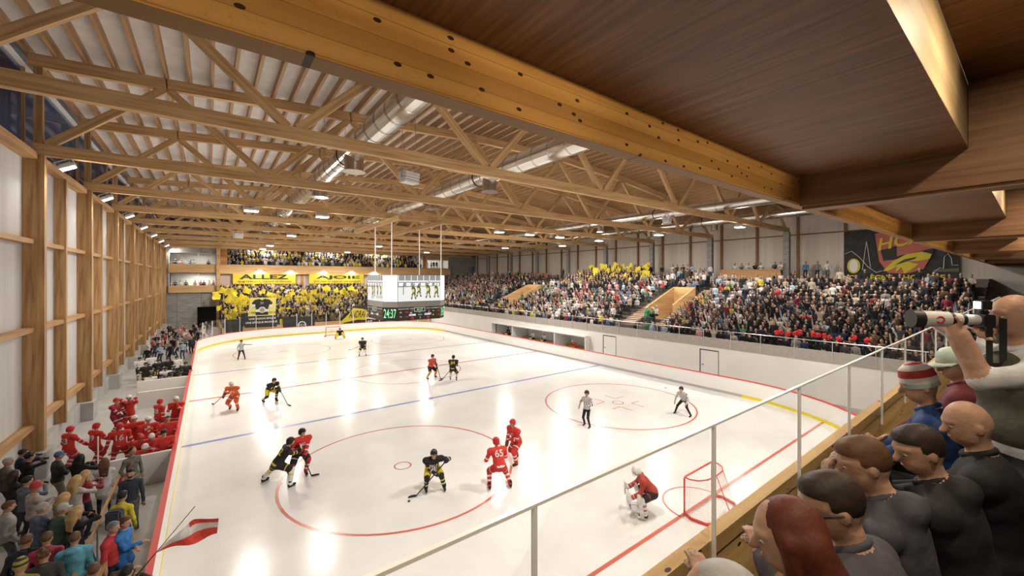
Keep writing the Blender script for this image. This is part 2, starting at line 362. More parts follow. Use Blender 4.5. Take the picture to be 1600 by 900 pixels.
# warm lamps added out of view to light the front beam over the spectators
for i, x in enumerate((-2.5, 1.0, 4.6, 11.5, 19.5, 27.5, 35.5)):
    t = thing('added_spotlight', 'added warm spotlight at the rear of the gallery, %s from the glazed wall' % ORD[i], 'lamp', (x, -4.2, 9.2), 0, 'added gallery spotlights')
    b = MB(); b.cyl((0, -.12, 0), (0, .12, 0), .07, n=16); b.bar((0, 0, .07), (0, 0, .58), .03, .03); put(b.mesh('housing', M['black']), 'housing', t)
    b = MB(); b.cyl((0, .121, 0), (0, .128, 0), .06, n=16); put(b.mesh('lens', M['lamp']), 'lens', t)
    l = bpy.data.lights.new('spot_glow', 'SPOT'); l.energy = 420; l.color = (1, .72, .38); l.spot_size = math.radians(60); l.spot_blend = .3; l.shadow_soft_size = .05
    o = bpy.data.objects.new('spot_glow', l); COL.objects.link(o); o.parent = t; o.location = (0, .14, 0); o.rotation_euler = (PI/2+math.radians(14), 0, 0)

for i in range(14):  # row added behind the view to brighten the parapet and glass posts
    x = -3.2+2.9*i; t = thing('added_downlight', 'added round downlight under the gallery ceiling, %s from the glazed wall' % ORD[i], 'lamp', (x, -.62, 9.80), 0, 'added gallery downlights')
    b = MB(); b.cyl((0, 0, 0), (0, 0, .04), .09, n=16); put(b.mesh('housing', M['black']), 'housing', t); b = MB(); b.cyl((0, 0, -.006), (0, 0, 0), .07, n=16); put(b.mesh('lens', M['lamp']), 'lens', t)
    area('lamp_glow', (0, 0, -.012), (0, 0, 0), .14, .14, 62, col=(1, .84, .62), parent=t)

# ------------------------------------------------------------------ rink
W, Y0, Y1, R = 28.86, 2.7, 61.6, 8.8
def rrect(off=0, n=14):
    pts = []; r = R+off
    for cx, cy, a0 in ((W-R, Y0+R, -PI/2), (W-R, Y1-R, 0), (R, Y1-R, PI/2), (R, Y0+R, PI)):
        for i in range(n+1):
            a = a0+PI/2*i/n; pts.append((cx+r*math.cos(a), cy+r*math.sin(a)))
    return pts
b = MB(); P = rrect()
b.add([(x, y, 0) for x, y in P], [tuple(range(len(P)))], 0)
b.sweep(P, [(0, -.04), (0, 0), (.001, -.04)], closed=True)
Z = .003
def strip(pts, wd, mi, closed=False, zz=Z):
    N = len(pts); vs = []
    for i in range(N):
        a = Vector(pts[i-1] if (closed or i) else pts[i]); c = Vector(pts[(i+1)%N] if (closed or i < N-1) else pts[i])
        d = (c-a).normalized(); n = Vector((-d.y, d.x))*wd/2
        vs += [(pts[i][0]+n.x, pts[i][1]+n.y, zz), (pts[i][0]-n.x, pts[i][1]-n.y, zz)]
    fs = [(2*i, 2*i+1, 2*((i+1)%N)+1, 2*((i+1)%N)) for i in range(N if closed else N-1)]
    b.add(vs, fs, mi)
def circ(cx, cy, r, wd, mi, n=72, a0=0, a1=2*PI):
    full = a1-a0 > 6.28; k = n if full else n+1
    strip([(cx+r*math.cos(a0+(a1-a0)*i/n), cy+r*math.sin(a0+(a1-a0)*i/n)) for i in range(k)], wd, mi, closed=full)
MX = W/2; GN, GF = 6.76, 57.52; BN, BF = 23.55, 40.73
def halfw(y):
    d = max(0, (Y0+R)-y, y-(Y1-R)); return W/2-(R-math.sqrt(max(0, R*R-d*d)))
strip([(.02, 32.14), (W-.02, 32.14)], .26, 1)
for y in (BN, BF): strip([(.02, y), (W-.02, y)], .26, 2)
for y in (GN, GF): h = halfw(y)-.02; strip([(MX-h, y), (MX+h, y)], .09 if y > 30 else .13, 1)
circ(MX, 32.14, 4.5, .07, 1)
for sx in (-1, 1):
    for y, sg in ((GN+8.88, 1), (GF-8.88, -1)):
        cx = MX+7.0*sx
        circ(cx, y, 4.5, .10 if sg > 0 else .07, 1)
        circ(cx, y, .33, .06, 1, 24)
        if sx > 0 and sg > 0:
            for dx in (-1, 1):
                for dy in (-1, 1):
                    strip([(cx+dx*.55, y+dy*1.5), (cx+dx*.55, y+dy*.6)], .06, 1)
                    strip([(cx+dx*.57, y+dy*.6), (cx+dx*1.3, y+dy*.6)], .06, 1, zz=Z+.0005)
for y, sg in ((GN, 1), (GF, -1)):
    circ(MX, y, 1.15, .06, 1, 24, 0 if sg > 0 else PI, PI if sg > 0 else 2*PI)
struct(b.build('ice_surface', [M['ice'], M['ln_red'], M['ln_blue']]))
# boards
t = thing('rink_boards', 'white boards around the ice with red cap and yellow kick strip', 'rink boards')
b = MB(); b.sweep(P, [(.0, 0), (.0, 1.09), (.10, 1.09), (.10, 0)], closed=True); b.build('board_panel', M['boards'], t)
b = MB(); b.sweep(P, [(-.02, 1.09), (-.02, 1.14), (.12, 1.14), (.12, 1.09)], closed=True); b.build('cap_rail', M['red'], t)
n = 15
b = MB(); b.sweep(P[-2:]+P[0:n] if False else P[0:n], [(-.015, 0), (-.015, .17), (.02, .17), (.02, 0)]); b.build('kick_strip', M['kick_y'], t)
b = MB(); b.sweep(P[n-1:n+1], [(-.015, 0), (-.015, .17), (.02, .17), (.02, 0)]); b.build('kick_strip', M['kick_g'], t)
b = MB(); b.sweep(P[n:3*n], [(-.015, 0), (-.015, .2), (.02, .2), (.02, 0)]); b.build('kick_strip', M['kick_y'], t)
b = MB(); b.sweep(P[3*n-1:3*n+1], [(-.012, 0), (-.012, .06), (.02, .06), (.02, 0)]); b.build('kick_strip', M['kick_y'], t)
b = MB(); b.sweep(P[3*n:4*n], [(-.015, 0), (-.015, .17), (.02, .17), (.02, 0)]); b.build('kick_strip', M['kick_y'], t)
# protective glass behind the far goal
t = thing('end_glass_shield', 'clear glass shield with white posts on the far end boards', 'glass shield')
gp = rrect(.05)[n+2:3*n-2]
for i in range(0, len(gp)-1):
    b = MB(); b.sweep(gp[i:i+2], [(0, 1.14), (0, 2.9), (.012, 2.9), (.012, 1.14)]); 
    L = (Vector(gp[i])-Vector(gp[i+1])).length
    b.build('glass_pane', M['glass'], t)
for i in range(0, len(gp), 2):
    b = MB(); b.cyl((gp[i][0], gp[i][1], 1.14), (gp[i][0], gp[i][1], 2.9), .03, n=8); b.build('post', M['rod'], t)
L0, L1 = Vector(gp[12]), Vector(gp[13])
for k in range(1, 6):
    p = L0.lerp(L1, k/6); b = MB(); b.cyl((p.x, p.y, 1.14), (p.x, p.y, 2.9), .03, n=8); b.build('post', M['rod'], t)
# goals
def goal(y, sg, lab):
    t = thing('hockey_goal', lab, 'goal', (MX, y, 0)); f = MB(); o = (MX, y, 0)
    h, w2, rr = 1.22, .915, .03
    def P3(x, d, z): return (MX+x, y-sg*d, z)
    f.tube([P3(-w2, 0, 0), P3(-w2, 0, h-.05), P3(-w2+.05, 0, h), P3(w2-.05, 0, h), P3(w2, 0, h-.05), P3(w2, 0, 0)], rr, 10)
    f.build('goal_frame', M['goalred'], t, smooth=True)
    f = MB(); top = [P3(-w2, 0, h), P3(-w2-.02, .2, h), P3(-w2+.12, .42, h), P3(-.5, .56, h), P3(0, .6, h), P3(.5, .56, h), P3(w2-.12, .42, h), P3(w2+.02, .2, h), P3(w2, 0, h)]
    f.tube(top, .022, 8); f.build('top_shelf_bar', M['goalred'], t, smooth=True)
    base = [P3(-w2, 0, .04), P3(-w2-.14, .3, .04), P3(-w2-.05, .75, .04), P3(-.6, 1.02, .04), P3(0, 1.1, .04), P3(.6, 1.02, .04), P3(w2+.05, .75, .04), P3(w2+.14, .3, .04), P3(w2, 0, .04)]
    f = MB(); f.tube(base, .05, 8); f.build('base_bar', M['goalred'], t, smooth=True)
    f = MB(); f.tube([P3(0, .6, h), P3(0, 1.1, .05)], .015, 6); f.build('rear_brace', M['goalred'], t)
    f = MB()
    for i in range(8):
        a0, a1, c0, c1 = [Vector(q) for q in (top[i], top[i+1], base[i], base[i+1])]
        for k in range(7):
            s = k/7; f.tube([a0.lerp(a1, s), c0.lerp(c1, s)], .0035, 3)
        for k in range(1, 12): s = k/12; f.tube([a0.lerp(c0, s), a1.lerp(c1, s)], .0035, 3)
    f.build('netting', M['net'], t)
M['goalred'] = plain('goal_red', (.66, .06, .03), .35); M['net'] = plain('goal_net', (.75, .55, .5), .7)
goal(GN, 1, 'red framed goal close below the gallery, beside the crouching goaltender'); goal(GF, -1, 'red framed goal in front of the far yellow kick strip')

# ------------------------------------------------------------------ floor, walls
b = MB(); b.box(-4.9, 51.6, -8, 80.6, -.3, -.045); struct(b.build('floor', M['floorc']))
# wall on the glazed side
b = MB(); b.box(-5.1, -4.75, -8, 80.3, -.045, 12.45); struct(b.build('wall_left', M['panel']))
b = MB(); b.box(-4.75, -4.10, -2, 12.2, -.045, 1.0)
for k in range(9):
    y = 15.5+8*k; b.box(-4.75, -4.05, y-.35, y+.65, -.045, .95); b.box(-4.75, -4.55, y+.65, y+7.65, -.045, .95)
struct(b.build('baseboard_left', M['plinth'] if 'plinth' in M else M['floorc']))
for k in range(9):
    y = 15.5+8*k
    b = MB(); b.box(-4.75, -4.17, y, y+.3, .95, 12.62); tag(b.build('timber_column', M['column'], origin=(-4.45, y, .95)), 'deep oak coloured wall column, %s from the gallery end' % ORD[k], 'column', 'deep timber columns of the glazed wall')
    b = MB(); b.box(-4.748, -4.36, y+4.0, y+4.22, 0.951, 12.449); tag(b.build('timber_stud', M['column'], origin=(-4.5, y+4, .951)), 'slimmer wall stud between column %s and the next one away' % ORD[k], 'stud', 'slim timber studs of the glazed wall')
    for j, z in enumerate((1.95, 5.75, 9.2)):
        for q, (ya, yb) in enumerate(((y-3.78, y), (y+.3, y+4.0))):
            b = MB(); b.box(-4.75, -4.42, ya, yb, z-.09, z+.09)
            tag(b.build('wall_rail', M['rail'], origin=(-4.6, ya, z)), '%s horizontal rail %s column %s of the glazed wall' % (('lowest', 'middle', 'upper')[j], ('before', 'behind')[q], ORD[k]), 'rail', 'horizontal rails of the glazed wall')
    # glazed strip above the wall
    b = MB(); b.box(-4.85, -4.35, y-3.7, y+4.3, 12.45, 12.72); struct(b.build('trim_%d' % (k+1), M['rail'], origin=(-4.6, y, 12.5)))
    wr = thing('window_%d' % (k+1), None, None, (-4.8, y, 12.72)); struct(wr)
    b = MB(); b.box(-4.80, -4.785, y-3.7, y+4.3, 12.72, 16.35); b.build('pane', M['wglass'], wr)
    b = MB(); b.box(-4.9, -4.65, y-3.7, y+4.3, 16.0, 16.12); b.box(-4.9, -4.7, y-3.7, y+4.3, 12.72, 12.80, 1); b.build('window_frame', [M['white'], M['black']], wr)
    b = MB()
    b.box(-4.78, -4.70, y+.02, y+.14, 12.72, 16.25)
    b.build('mullion', M['column'], wr)
# ------------------------------------------------------------------ roof
XS = [-5.2, -4.3, 3, 11, 19, 26, 34, 42, 49.3, 51.6]; ZS = [16.1, 16.15, 16.5, 17.1, 17.6, 17.5, 16.9, 15.9, 14.75, 14.35]
def zt(x): return float(np.interp(x, XS, ZS))
def zts(x): return (zt(x-2)+2*zt(x)+zt(x+2))/4
xs = np.linspace(-5.4, 51.8, 40)
b = MB(); N = len(xs); vs = []
for y in (-8.2, 90.5):
    for x in xs: vs.append((x, y, zts(x)+.88))
    for x in xs: vs.append((x, y, zts(x)+1.03))
fs = []
for i in range(N-1):
    fs += [(i, i+1, 2*N+i+1, 2*N+i), (N+i+1, N+i, 3*N+i, 3*N+i+1), (i+1, i, N+i, N+i+1), (2*N+i, 2*N+i+1, 3*N+i+1, 3*N+i)]
b.add(vs, fs); struct(b.build('ceiling', M['deck'], smooth=True))
nj = 0; x = -4.72
while x < 50.8:
    z = zts(x)+.46; b = MB(); b.box(x-.065, x+.065, 5.0, 80.2, z, z+.44)
    side = 'over the glazed side' if x < 8 else ('over the middle of the ice' if x < 22 else ('over the dugout side of the ice' if x < 33 else 'over the long stand'))
    tag(b.build('roof_joist', M['joist'], origin=(x, 5, z)), 'long roof joist %s, %s from the glazed wall' % (side, ordinal(nj+1)), 'joist', 'roof joists ' + side); x += .84; nj += 1
BX = [-4.3, 3.4, 11.7, 20.0, 28.3, 36.5, 42.6, 48.9]; TX = [-.5, 7.5, 15.8, 24.1, 32.3, 39.6, 45.6]
ZB = 12.65
TL = ['hidden above the gallery beam', 'first one fully open to view beyond the gallery beam', 'second in the open row', 'third in the open row', 'fourth, carrying the scoreboard beams', 'fifth, behind the scoreboard', 'sixth down the hall', 'seventh down the hall', 'eighth, near the end wall', 'last one against the end wall']
def truss_post(t, y):
    b = MB(); b.box(-4.48, -4.24, y-.13, y+.13, ZB+.46, zt(-4.3)); b.build('end_post', M['column'], t)
def truss(y, lab):
    t = thing('roof_truss', lab, 'truss', (22, y, ZB), 0, 'timber roof trusses')
    def member(name, p0, p1, w, h):
        p0, p1 = Vector(p0), Vector(p1); L = (p1-p0).length; bb = MB(); bb.box(0, L, -w/2, w/2, -h/2, h/2)
        o = put(bb.mesh(name, M['truss']), name, t, p0-Vector((22, y, ZB)))
        o.rotation_euler = (0, -math.atan2(p1.z-p0.z, p1.x-p0.x), 0)
    member('bottom_chord', (-4.5, y, ZB+.23), (49.7, y, ZB+.23), .26, .46)
    tp = [-4.6]+TX+[50.9]
    for a, c in zip(tp, tp[1:]): member('top_chord', (a-.02, y, zt(a)+.23), (c+.02, y, zt(c)+.23), .28, .5)
    for i, bx in enumerate(BX):
        for tx in ([TX[i-1]] if i else [])+([TX[i]] if i < len(TX) else []):
            dx = .16 if tx > bx else -.16
            member('diagonal', (bx+dx, y, ZB+.44), (tx-dx*.6, y, zt(tx)-.01), .2, .30)
    truss_post(t, y); return t
for y, l in zip(TRY, TL): truss(y, 'timber lattice roof truss, '+l)
# ducts
def duct(x, z, r, lab, y0=6.0, y1=77):
    t = thing('ventilation_duct', lab, 'duct', (x, y0, z), 0, 'steel ventilation ducts'); 
    b = MB(); y = y0; i = 0
    while y < y1:
        ye = min(y+1.28, y1); b.cyl((x, y, z), (x, ye, z), r, n=28, caps=False)
        for q in (.0, .06): b.cyl((x, ye-.03-q, z), (x, ye-q, z), r+.022, n=28)
        y = ye; i += 1
    b.build('duct_pipe', M['duct'], t, smooth=False)
    yy = 21.2
    while yy < y1:
        b = MB(); b.cyl((x, yy+.9, z), (x, yy+.96, z), r+.03, n=28); b.build('black_seal', M['black'], t)
        b = MB(); b.cyl((x, yy-.3, z-r*.2), (x, yy-.3, z-r-.5), r*.84, n=24); b.cyl((x, yy-.3, z-r-.12), (x, yy-.3, z-r-.17), r*.83, n=24); b.cyl((x, yy-.3, z-r-.5), (x, yy-.3, z-r-.58), r*.85, r*1.02, n=24)
        b.build('spout', M['duct'], t)
        for s in (-1, 1):
            b = MB(); b.cyl((x+s*(r+.03), yy+3.6, z), (x+s*(r+.03), yy+3.6, zts(x)+.5), .012, n=5); b.build('hanger_rod', M['steel'], t)
        yy += 8
duct(6.95, 14.35, .56, 'large steel duct above the ice on the glazed side'); duct(15.3, 14.4, .54, 'large steel duct over the middle of the ice')
duct(35.4, 13.95, .46, 'steel duct over the front rows of the long stand'); duct(44.5, 13.95, .42, 'steel duct over the upper rows of the long stand')
for x, y, z, l in ((8.7, 18, 12.75, 'next to the first steel duct'), (30.7, 18, 12.7, 'over the dugout side of the ice'), (3.6, 53.5, 12.7, 'far down the hall near the glazed wall')):
    t = thing('louvred_heater', 'pale louvred heater box hung below a truss '+l, 'heater', (x, y, z), .3, 'hanging heaters')
    b = MB()
    for k in range(4): b.box(-.42, .42, -.3+.02*k, .3-.02*k, -.02-.13*k, .09-.13*k)
    put(b.mesh('louvre_box', M['lampbox'], bevel=.01), 'louvre_box', t)
    b = MB(); b.bar((-.46, 0, -.2), (-.46, 0, .3), .04, .04); b.bar((.46, 0, -.2), (.46, 0, .3), .04, .04); b.bar((-.48, 0, .3), (.48, 0, .3), .04, .04); b.bar((-.4, 0, .3), (-.4, 0, zts(x)+.86-z), .02, .02); b.bar((.4, 0, .3), (.4, 0, zts(x)+.86-z), .02, .02); put(b.mesh('bracket', M['steel']), 'bracket', t)

# ------------------------------------------------------------------ gallery round the camera
b = MB(); b.box(-4.75, 51.3, -8, .72, 5.35, 5.72); struct(b.build('gallery_floor', M['darkfloor']))
b = MB(); b.box(-4.75, 51.3, -8.2, -8, -.3, 10.2); struct(b.build('wall_back', M['darkwood']))
b = MB(); b.box(-4.75, 31.9, .72, .80, -.3, 5.34); struct(b.build('wall_front', M['white']))
t = thing('gallery_parapet', 'pine parapet wall in front of the gallery bench', 'parapet', (-4.7, .75, 5.3))
b = MB(); b.box(-4.72, 28.9, .725, .775, 5.36, 6.30); b.build('board', M['parapet'], t)
b = MB(); b.box(-4.72, 28.9, .715, .785, 6.30, 6.39); b.build('cap_board', M['parapet'], t)
t = thing('glass_balustrade', 'clear glass balustrade on the pine parapet above the ice', 'balustrade', (-4.7, .7, 6.3))
px = -.6; xs_ = [1.898+1.207*k for k in range(-4, 22)]
for i, x in enumerate(xs_[:-1]):
    b = MB(); b.box(x+.012, xs_[i+1]-.012, .695, .707, 6.30, 6.985); b.build('glass_pane', M['glass'], t)
for x in xs_:
    b = MB(); b.box(x-.006, x+.006, .692, .710, 6.20, 6.99); b.build('post', M['rod'], t)
b = MB(); b.box(xs_[0]-.1, xs_[-1]+.1, .692, .710, 6.988, 7.000); b.build('handrail', M['rod'], t)
# beams overhead
b = MB(); b.box(-4.75, 51.3, 1.69, 1.84, 8.76, 9.45); tag(b.build('gallery_front_beam', M['beam'], origin=(-4.75, 1.69, 8.76), bevel=.012), 'huge knotty pine beam running overhead across the hall', 'beam')
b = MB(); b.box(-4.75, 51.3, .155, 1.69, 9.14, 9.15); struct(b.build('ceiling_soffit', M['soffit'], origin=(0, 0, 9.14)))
b = MB(); b.box(-4.75, 51.3, .16, .30, 9.15, 9.84); tag(b.build('gallery_inner_beam', M['pale_beam'], origin=(0, .155, 9.14)), 'pale smooth beam set behind the plank soffit overhead', 'beam')
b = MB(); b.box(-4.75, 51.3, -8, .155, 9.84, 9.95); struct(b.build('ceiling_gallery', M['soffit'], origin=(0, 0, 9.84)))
for i in range(6):
    x = 7.53+8.03*i; b = MB(); b.box(x, x+.42, -8, 1.69, 8.74, 9.14); b.box(x, x+.42, -8, .155, 9.14, 9.84); b.box(x+.06, x+.36, -8, 1.68, 8.70, 8.74)
    tag(b.build('gallery_cross_beam', M['cross'], origin=(x, 0, 8.74)), 'brown cross beam under the gallery ceiling, %s from the camera end' % ORD[i], 'beam', 'gallery cross beams')
# ------------------------------------------------------------------ long stand on the dugout side
V = [(21.9, 24.3), (46.7, 49.9)]; AIS = [(24.3, 25.9), (20.3, 21.9), (49.9, 51.5), (45.1, 46.7)]
NR = 18
def rowx(i): return 32.85+.86*i
def rowz(i): return 2.55+.305*i
b = MB(); b.box(32.13, 32.85, 2, 27.3, 0, 2.5); b.box(32.13, 32.85, 44.4, 79.8, 0, 2.5); b.box(32.13, 32.85, 27.3, 44.4, 1.97, 2.5)
for i in range(NR):
    segs = [(2, 79.8)]
    if 3 <= i <= 4: segs = [(2, 22.9), (24.3, 48.3), (49.9, 79.8)]
    if 5 <= i <= 10: segs = [(2, 21.9), (24.3, 46.7), (49.9, 79.8)]
    for ya, yb in segs: b.box(rowx(i), rowx(i+1) if i < NR-1 else 51.25, ya, yb, max(0, rowz(i)-.55), rowz(i), 0)
for ya, yb in V: b.box(rowx(5), rowx(11), ya, yb, 2.0, 3.12); b.box(rowx(3), rowx(5), yb-1.4, yb, 2.0, 3.12)
struct(b.build('stand_terrace', [M['tread']]))
for q, (ya, yb) in enumerate(AIS):
    names = ['beside the first stair opening, farther flank', 'beside the first stair opening, nearer flank', 'beside the second stair opening, farther flank', 'beside the second stair opening, nearer flank']
    t = thing('aisle_stair', 'timber aisle stair with grey treads, '+names[q], 'stairs', (rowx(3), ya, 3), 0, 'aisle stairs of the long stand')
    w_ = MB(); g = MB()
    for i in range(3 if q % 2 == 0 or True else 0, 14):
        x = rowx(i); z = rowz(i)
        w_.box(x-.43, x+.02, ya+.03, yb-.03, z-.305, z-.15); g.box(x-.44, x+.02, ya+.02, yb-.02, z-.15, z-.11)
        w_.box(x+.0, x+.40, ya+.03, yb-.03, z-.02, z+.02); w_.box(x-.015, x+.03, ya+.03, yb-.03, z-.14, z+.0)
        g.box(x-.02, x+.38, ya+.02, yb-.02, z+.0, z+.035)
    w_.build('stair_riser', M['stair'], t); g.build('stair_tread', M['greytread'], t)
for q, (ya, yb) in enumerate(V):
    t = thing('stair_opening', 'plywood stair opening in the stand, '+('with two people in green' if q == 0 else 'the farther and smaller one'), 'stair opening', (38, (ya+yb)/2, 3), 0, 'stair openings of the long stand')
    def para(yc, th, off):
        vs = []
        for y in (yc-th/2, yc+th/2):
            vs += [(rowx(5)+off, y, 2.5), (rowx(11), y, 2.5), (rowx(11), y, rowz(11)+.95), (rowx(5)+off, y, rowz(5)+.75+off*.355)]
        b = MB(); b.add(vs, [(3,2,1,0), (4,5,6,7), (0,1,5,4), (1,2,6,5), (2,3,7,6), (3,0,4,7)]); return b
    para(ya, .14, .9).build('side_parapet', M['ply'], t); para(yb, .14, -.2).build('side_parapet', M['ply'], t)
    b = MB(); b.box(rowx(11)-.1, rowx(11), ya+.07, yb-.07, 5.1, rowz(11)+.95); b.box(rowx(11)-.1, rowx(11), ya+.07, ya+.5, 3.12, 5.1); b.box(rowx(11)-.1, rowx(11), yb-.35, yb-.07, 3.12, 5.1); b.build('back_panel', M['ply_y'], t)
    b = MB(); b.box(rowx(11)-.02, rowx(11), ya+.5, yb-.35, 3.12, 5.1); b.build('doorway', M['greydoor'], t)
# rear parapets
for ya, yb, l in ((15.9, 22, 'under the people in white, first from the banner end'), (24.9, 27.9, 'behind the group standing above the stair opening'), (37.2, 42.5, 'behind the flag wavers'), (51.0, 56.0, 'above the second stair opening')):
    b = MB(); b.box(48.15, 48.27, ya, yb, 7.4, 8.75); b.box(48.1, 48.35, ya-.02, yb+.02, 8.7, 8.78)
    tag(b.build('timber_parapet', M['ply_y'] if False else M['stair'], origin=(48.2, ya, 7.4)), 'brown timber parapet atop the stand, '+l, 'parapet', 'timber parapets along the top of the stand')
# lower white wall with dugout and doors
b = MB()
b.box(32, 32.12, 2, 27.5, -.04, 2.5); b.box(32, 32.12, 44.2, 79.8, -.04, 2.5); b.box(32, 32.12, 27.5, 44.2, 1.83, 2.5)
b.box(33.8, 33.9, 27.4, 44.3, -.04, 2.0)
struct(b.build('wall_right', M['wallwhite']))
t = thing('team_dugout', 'white three bay dugout shelter let into the wall behind the boards', 'dugout', (32, 36, 0))
b = MB(); b.box(31.25, 33.8, 27.5, 44.2, 1.83, 1.95); b.build('roof_slab', M['wallwhite'], t)
for y in (27.35, 31.9, 39.6, 44.2): b = MB(); b.box(31.3, 33.8, y, y+.14, -.04, 1.83); b.build('side_wall', M['wallwhite'], t)
b = MB(); b.box(32.9, 33.3, 27.6, 44.1, .40, .46); b.box(33.0, 33.1, 27.6, 44.1, 0, .4); b.build('player_bench', M['stair'], t)
for n_, (y0_, y1_) in enumerate(((14.5, 15.9), (24.15, 25.65))):
    d = thing('door_%d' % (n_+1), None, None, (32, y0_, 0)); struct(d)
    b = MB(); b.box(31.985, 31.999, y0_, y1_, 0, 2.18); b.build('door_leaf', M['wallwhite'], d)
    b = MB(); b.box(31.97, 32.0, y1_-.02, y1_+.05, 0, 2.22); b.box(31.97, 32.0, y0_, y1_+.05, 2.17, 2.24); b.box(31.98, 32.0, y0_-.02, y0_+.01, 0, 2.2); b.build('door_frame', M['black'], d)
    b = MB(); b.box(31.93, 31.975, y1_-.28, y1_-.12, 1.03, 1.06); b.build('door_handle', M['black'], d)
t = thing('stand_balustrade', 'grey clad balustrade with steel handrail along the front of the long stand', 'balustrade', (31.95, 3, 2.5))
y = 3.42; k = 0
while y < 79:
    b = MB(); b.box(31.93, 31.99, y+.012, y+2.018, 2.5, 3.2); b.build('cladding_panel', M['greyclad'], t)
    b = MB(); b.box(31.90, 31.94, y-.02, y+.02, 2.52, 3.8); b.build('post', M['steel'], t)
    y += 2.03
b = MB(); b.cyl((31.92, 3.3, 3.8), (31.92, 79, 3.8), .028, n=8); b.build('handrail', M['steel'], t)
# concrete columns and rear wall
for k in range(1, 9):
    y = 7.7+8*k; b = MB(); b.box(49.0, 49.5, y-.27, y+.27, rowz(NR-1)-.01, 12.65)
    tag(b.build('concrete_column', M['concrete'], origin=(49.25, y, 7.7)), 'square concrete column at the top of the stand, %s from the banner end' % ORD[k-1], 'column', 'concrete columns of the long stand')
b = MB(); b.box(51.3, 51.6, -8, 80.6, -.04, 16.2); struct(b.build('wall_stand', M['panel_w']))
for k in range(-1, 18):
    y = 11.3+4.0*k; b = MB(); b.box(51.08, 51.3, y-.11, y+.11, 7.74, 15.0)
    tag(b.build('wall_post', M['darkpost'], origin=(51.2, y, 7.74)), 'brown timber post on the wall above the stand, %s from the gallery end' % ORD[k+1], 'post', 'brown wall posts above the stand')
b = MB(); b.box(51.14, 51.3, -2, 80.2, 12.40, 12.52); tag(b.build('wall_beam', M['darkpost'], origin=(51.2, 0, 12.4)), 'long brown horizontal rail crossing the wall above the stand', 'rail')
# ------------------------------------------------------------------ end of the hall
b = MB()
for x0, x1, z0, z1 in ((-5.1, -3.9, -.04, 17.5), (-3.9, -.5, -.04, 5.62), (-.5, 1.94, 3.3, 5.62), (1.94, 2.2, -.04, 17.5), (-3.9, 1.94, 8.6, 8.76), (-3.9, 1.94, 11.84, 17.5),
                       (44.1, 49.4, -.04, 16.5), (49.4, 51.3, 10.6, 15.6), (50.95, 51.3, -.04, 10.6)):
    b.box(x0, x1, 80.2, 80.5, z0, z1)
struct(b.build('wall_end', M['concrete']))
b = MB(); b.box(-.5, 1.94, 82, 82.1, -.04, 3.3); b.box(49.4, 51, 82, 82.1, 7.6, 10.6); b.box(-.55, -.45, 80.3, 82, -.04, 3.3); b.box(1.9, 2.0, 80.3, 82, -.04, 3.3); struct(b.build('door_end_recess', M['dark']))
b = MB(); b.box(49.38, 50.2, 80.1, 80.19, 7.74, 10.6); struct(b.build('door_3', M['greydoor']))
for nm, z0, z1, zt_ in (('upper', 8.76, 10.08, 11.84), ('lower', 5.62, 6.73, 8.6)):
    t = thing('timber_balcony', '%s of the two glazed balconies with a pale timber front on the concrete end wall' % nm, 'balcony', (-1, 80, z0), 0, 'end wall balconies')
    b = MB(); b.box(-3.95, 1.9, 79.85, 80.2, z0, z1); b.build('balcony_front', M['ply'], t)
    b = MB(); b.box(-3.9, 1.9, 80.5, 83.6, z0, z1-1.0); b.box(-3.9, 1.9, 83.6, 83.7, z0, zt_+.2); b.box(-3.9, 1.9, 80.5, 83.6, zt_, zt_+.1); b.build('balcony_room', M['balc'], t)
    b = MB(); b.box(-3.88, -.35, 80.22, 80.24, z1, zt_); b.box(-.30, 1.88, 80.22, 80.24, z1, zt_); b.build('glass_pane', M['glass'], t)
    b = MB(); b.box(-.38, -.28, 80.15, 80.28, z1, zt_); b.box(-3.92, -3.82, 80.15, 80.28, z1, zt_); b.box(-3.9, 1.9, 80.15, 80.2, z1+.28, z1+.33); b.build('glazing_frame', M['white'], t)
    area('balcony_light', (1.0, 1.8, zt_-z0-.08), (0, 0, 0), 2.4, 1, 260 if nm == 'lower' else 90, parent=t)
b = MB(); b.box(1.95, 2.45, 79.4, 79.84, -.04, 13.1); tag(b.build('end_wall_post', M['ply'], origin=(2.2, 79.6, 0)), 'full height timber post between the concrete wall and the flag waving end', 'post')
b = MB(); b.box(2.2, 44.1, 80.0, 80.2, -.04, 8.5); struct(b.build('wall_end_lower', M['plaster']))
for k_, x in enumerate((7.5, 13.0, 14.2, 26.0, 27.5, 33)): 
    b = MB(); b.box(x, x+.35, 79.85, 80.0, 5.5, 8.5); tag(b.build('timber_mullion', M['redwood'], origin=(x, 79.9, 5.5)), 'timber strip on the plaster wall behind the end crowd, %s from the concrete wall' % ORD[k_], 'post', 'timber strips behind the end crowd')
b = MB(); b.box(2.3, 44.1, 79.35, 80.2, 8.56, 10.1); tag(b.build('end_gallery_beam', M['ply'], origin=(2, 80, 8.56)), 'long pale timber gallery front across the far end', 'beam')
b = MB(); b.box(2.2, 44.1, 80.25, 80.45, 13.15, 18.6); b.box(2.45, 3.4, 80.2, 80.4, 10.1, 13.2); b.box(37.9, 38.5, 80.2, 80.4, 10.1, 13.2); struct(b.build('wall_end_upper', M['redwood']))
b = MB(); b.box(38.5, 44.1, 80.2, 80.4, 11.9, 13.2); b.box(38.5, 38.8, 80.2, 80.4, 10.1, 11.9); b.box(43.9, 44.1, 80.2, 80.4, 10.1, 11.9); b.box(42.2, 42.6, 80.2, 80.4, 10.1, 11.9); struct(b.build('wall_box', M['ply']))
b = MB(); b.box(38.5, 44.1, 83, 83.1, 9.5, 12.5); b.box(38.5, 44.1, 80.5, 83, 9.9, 10.05); struct(b.build('wall_box_back', M['panel']))
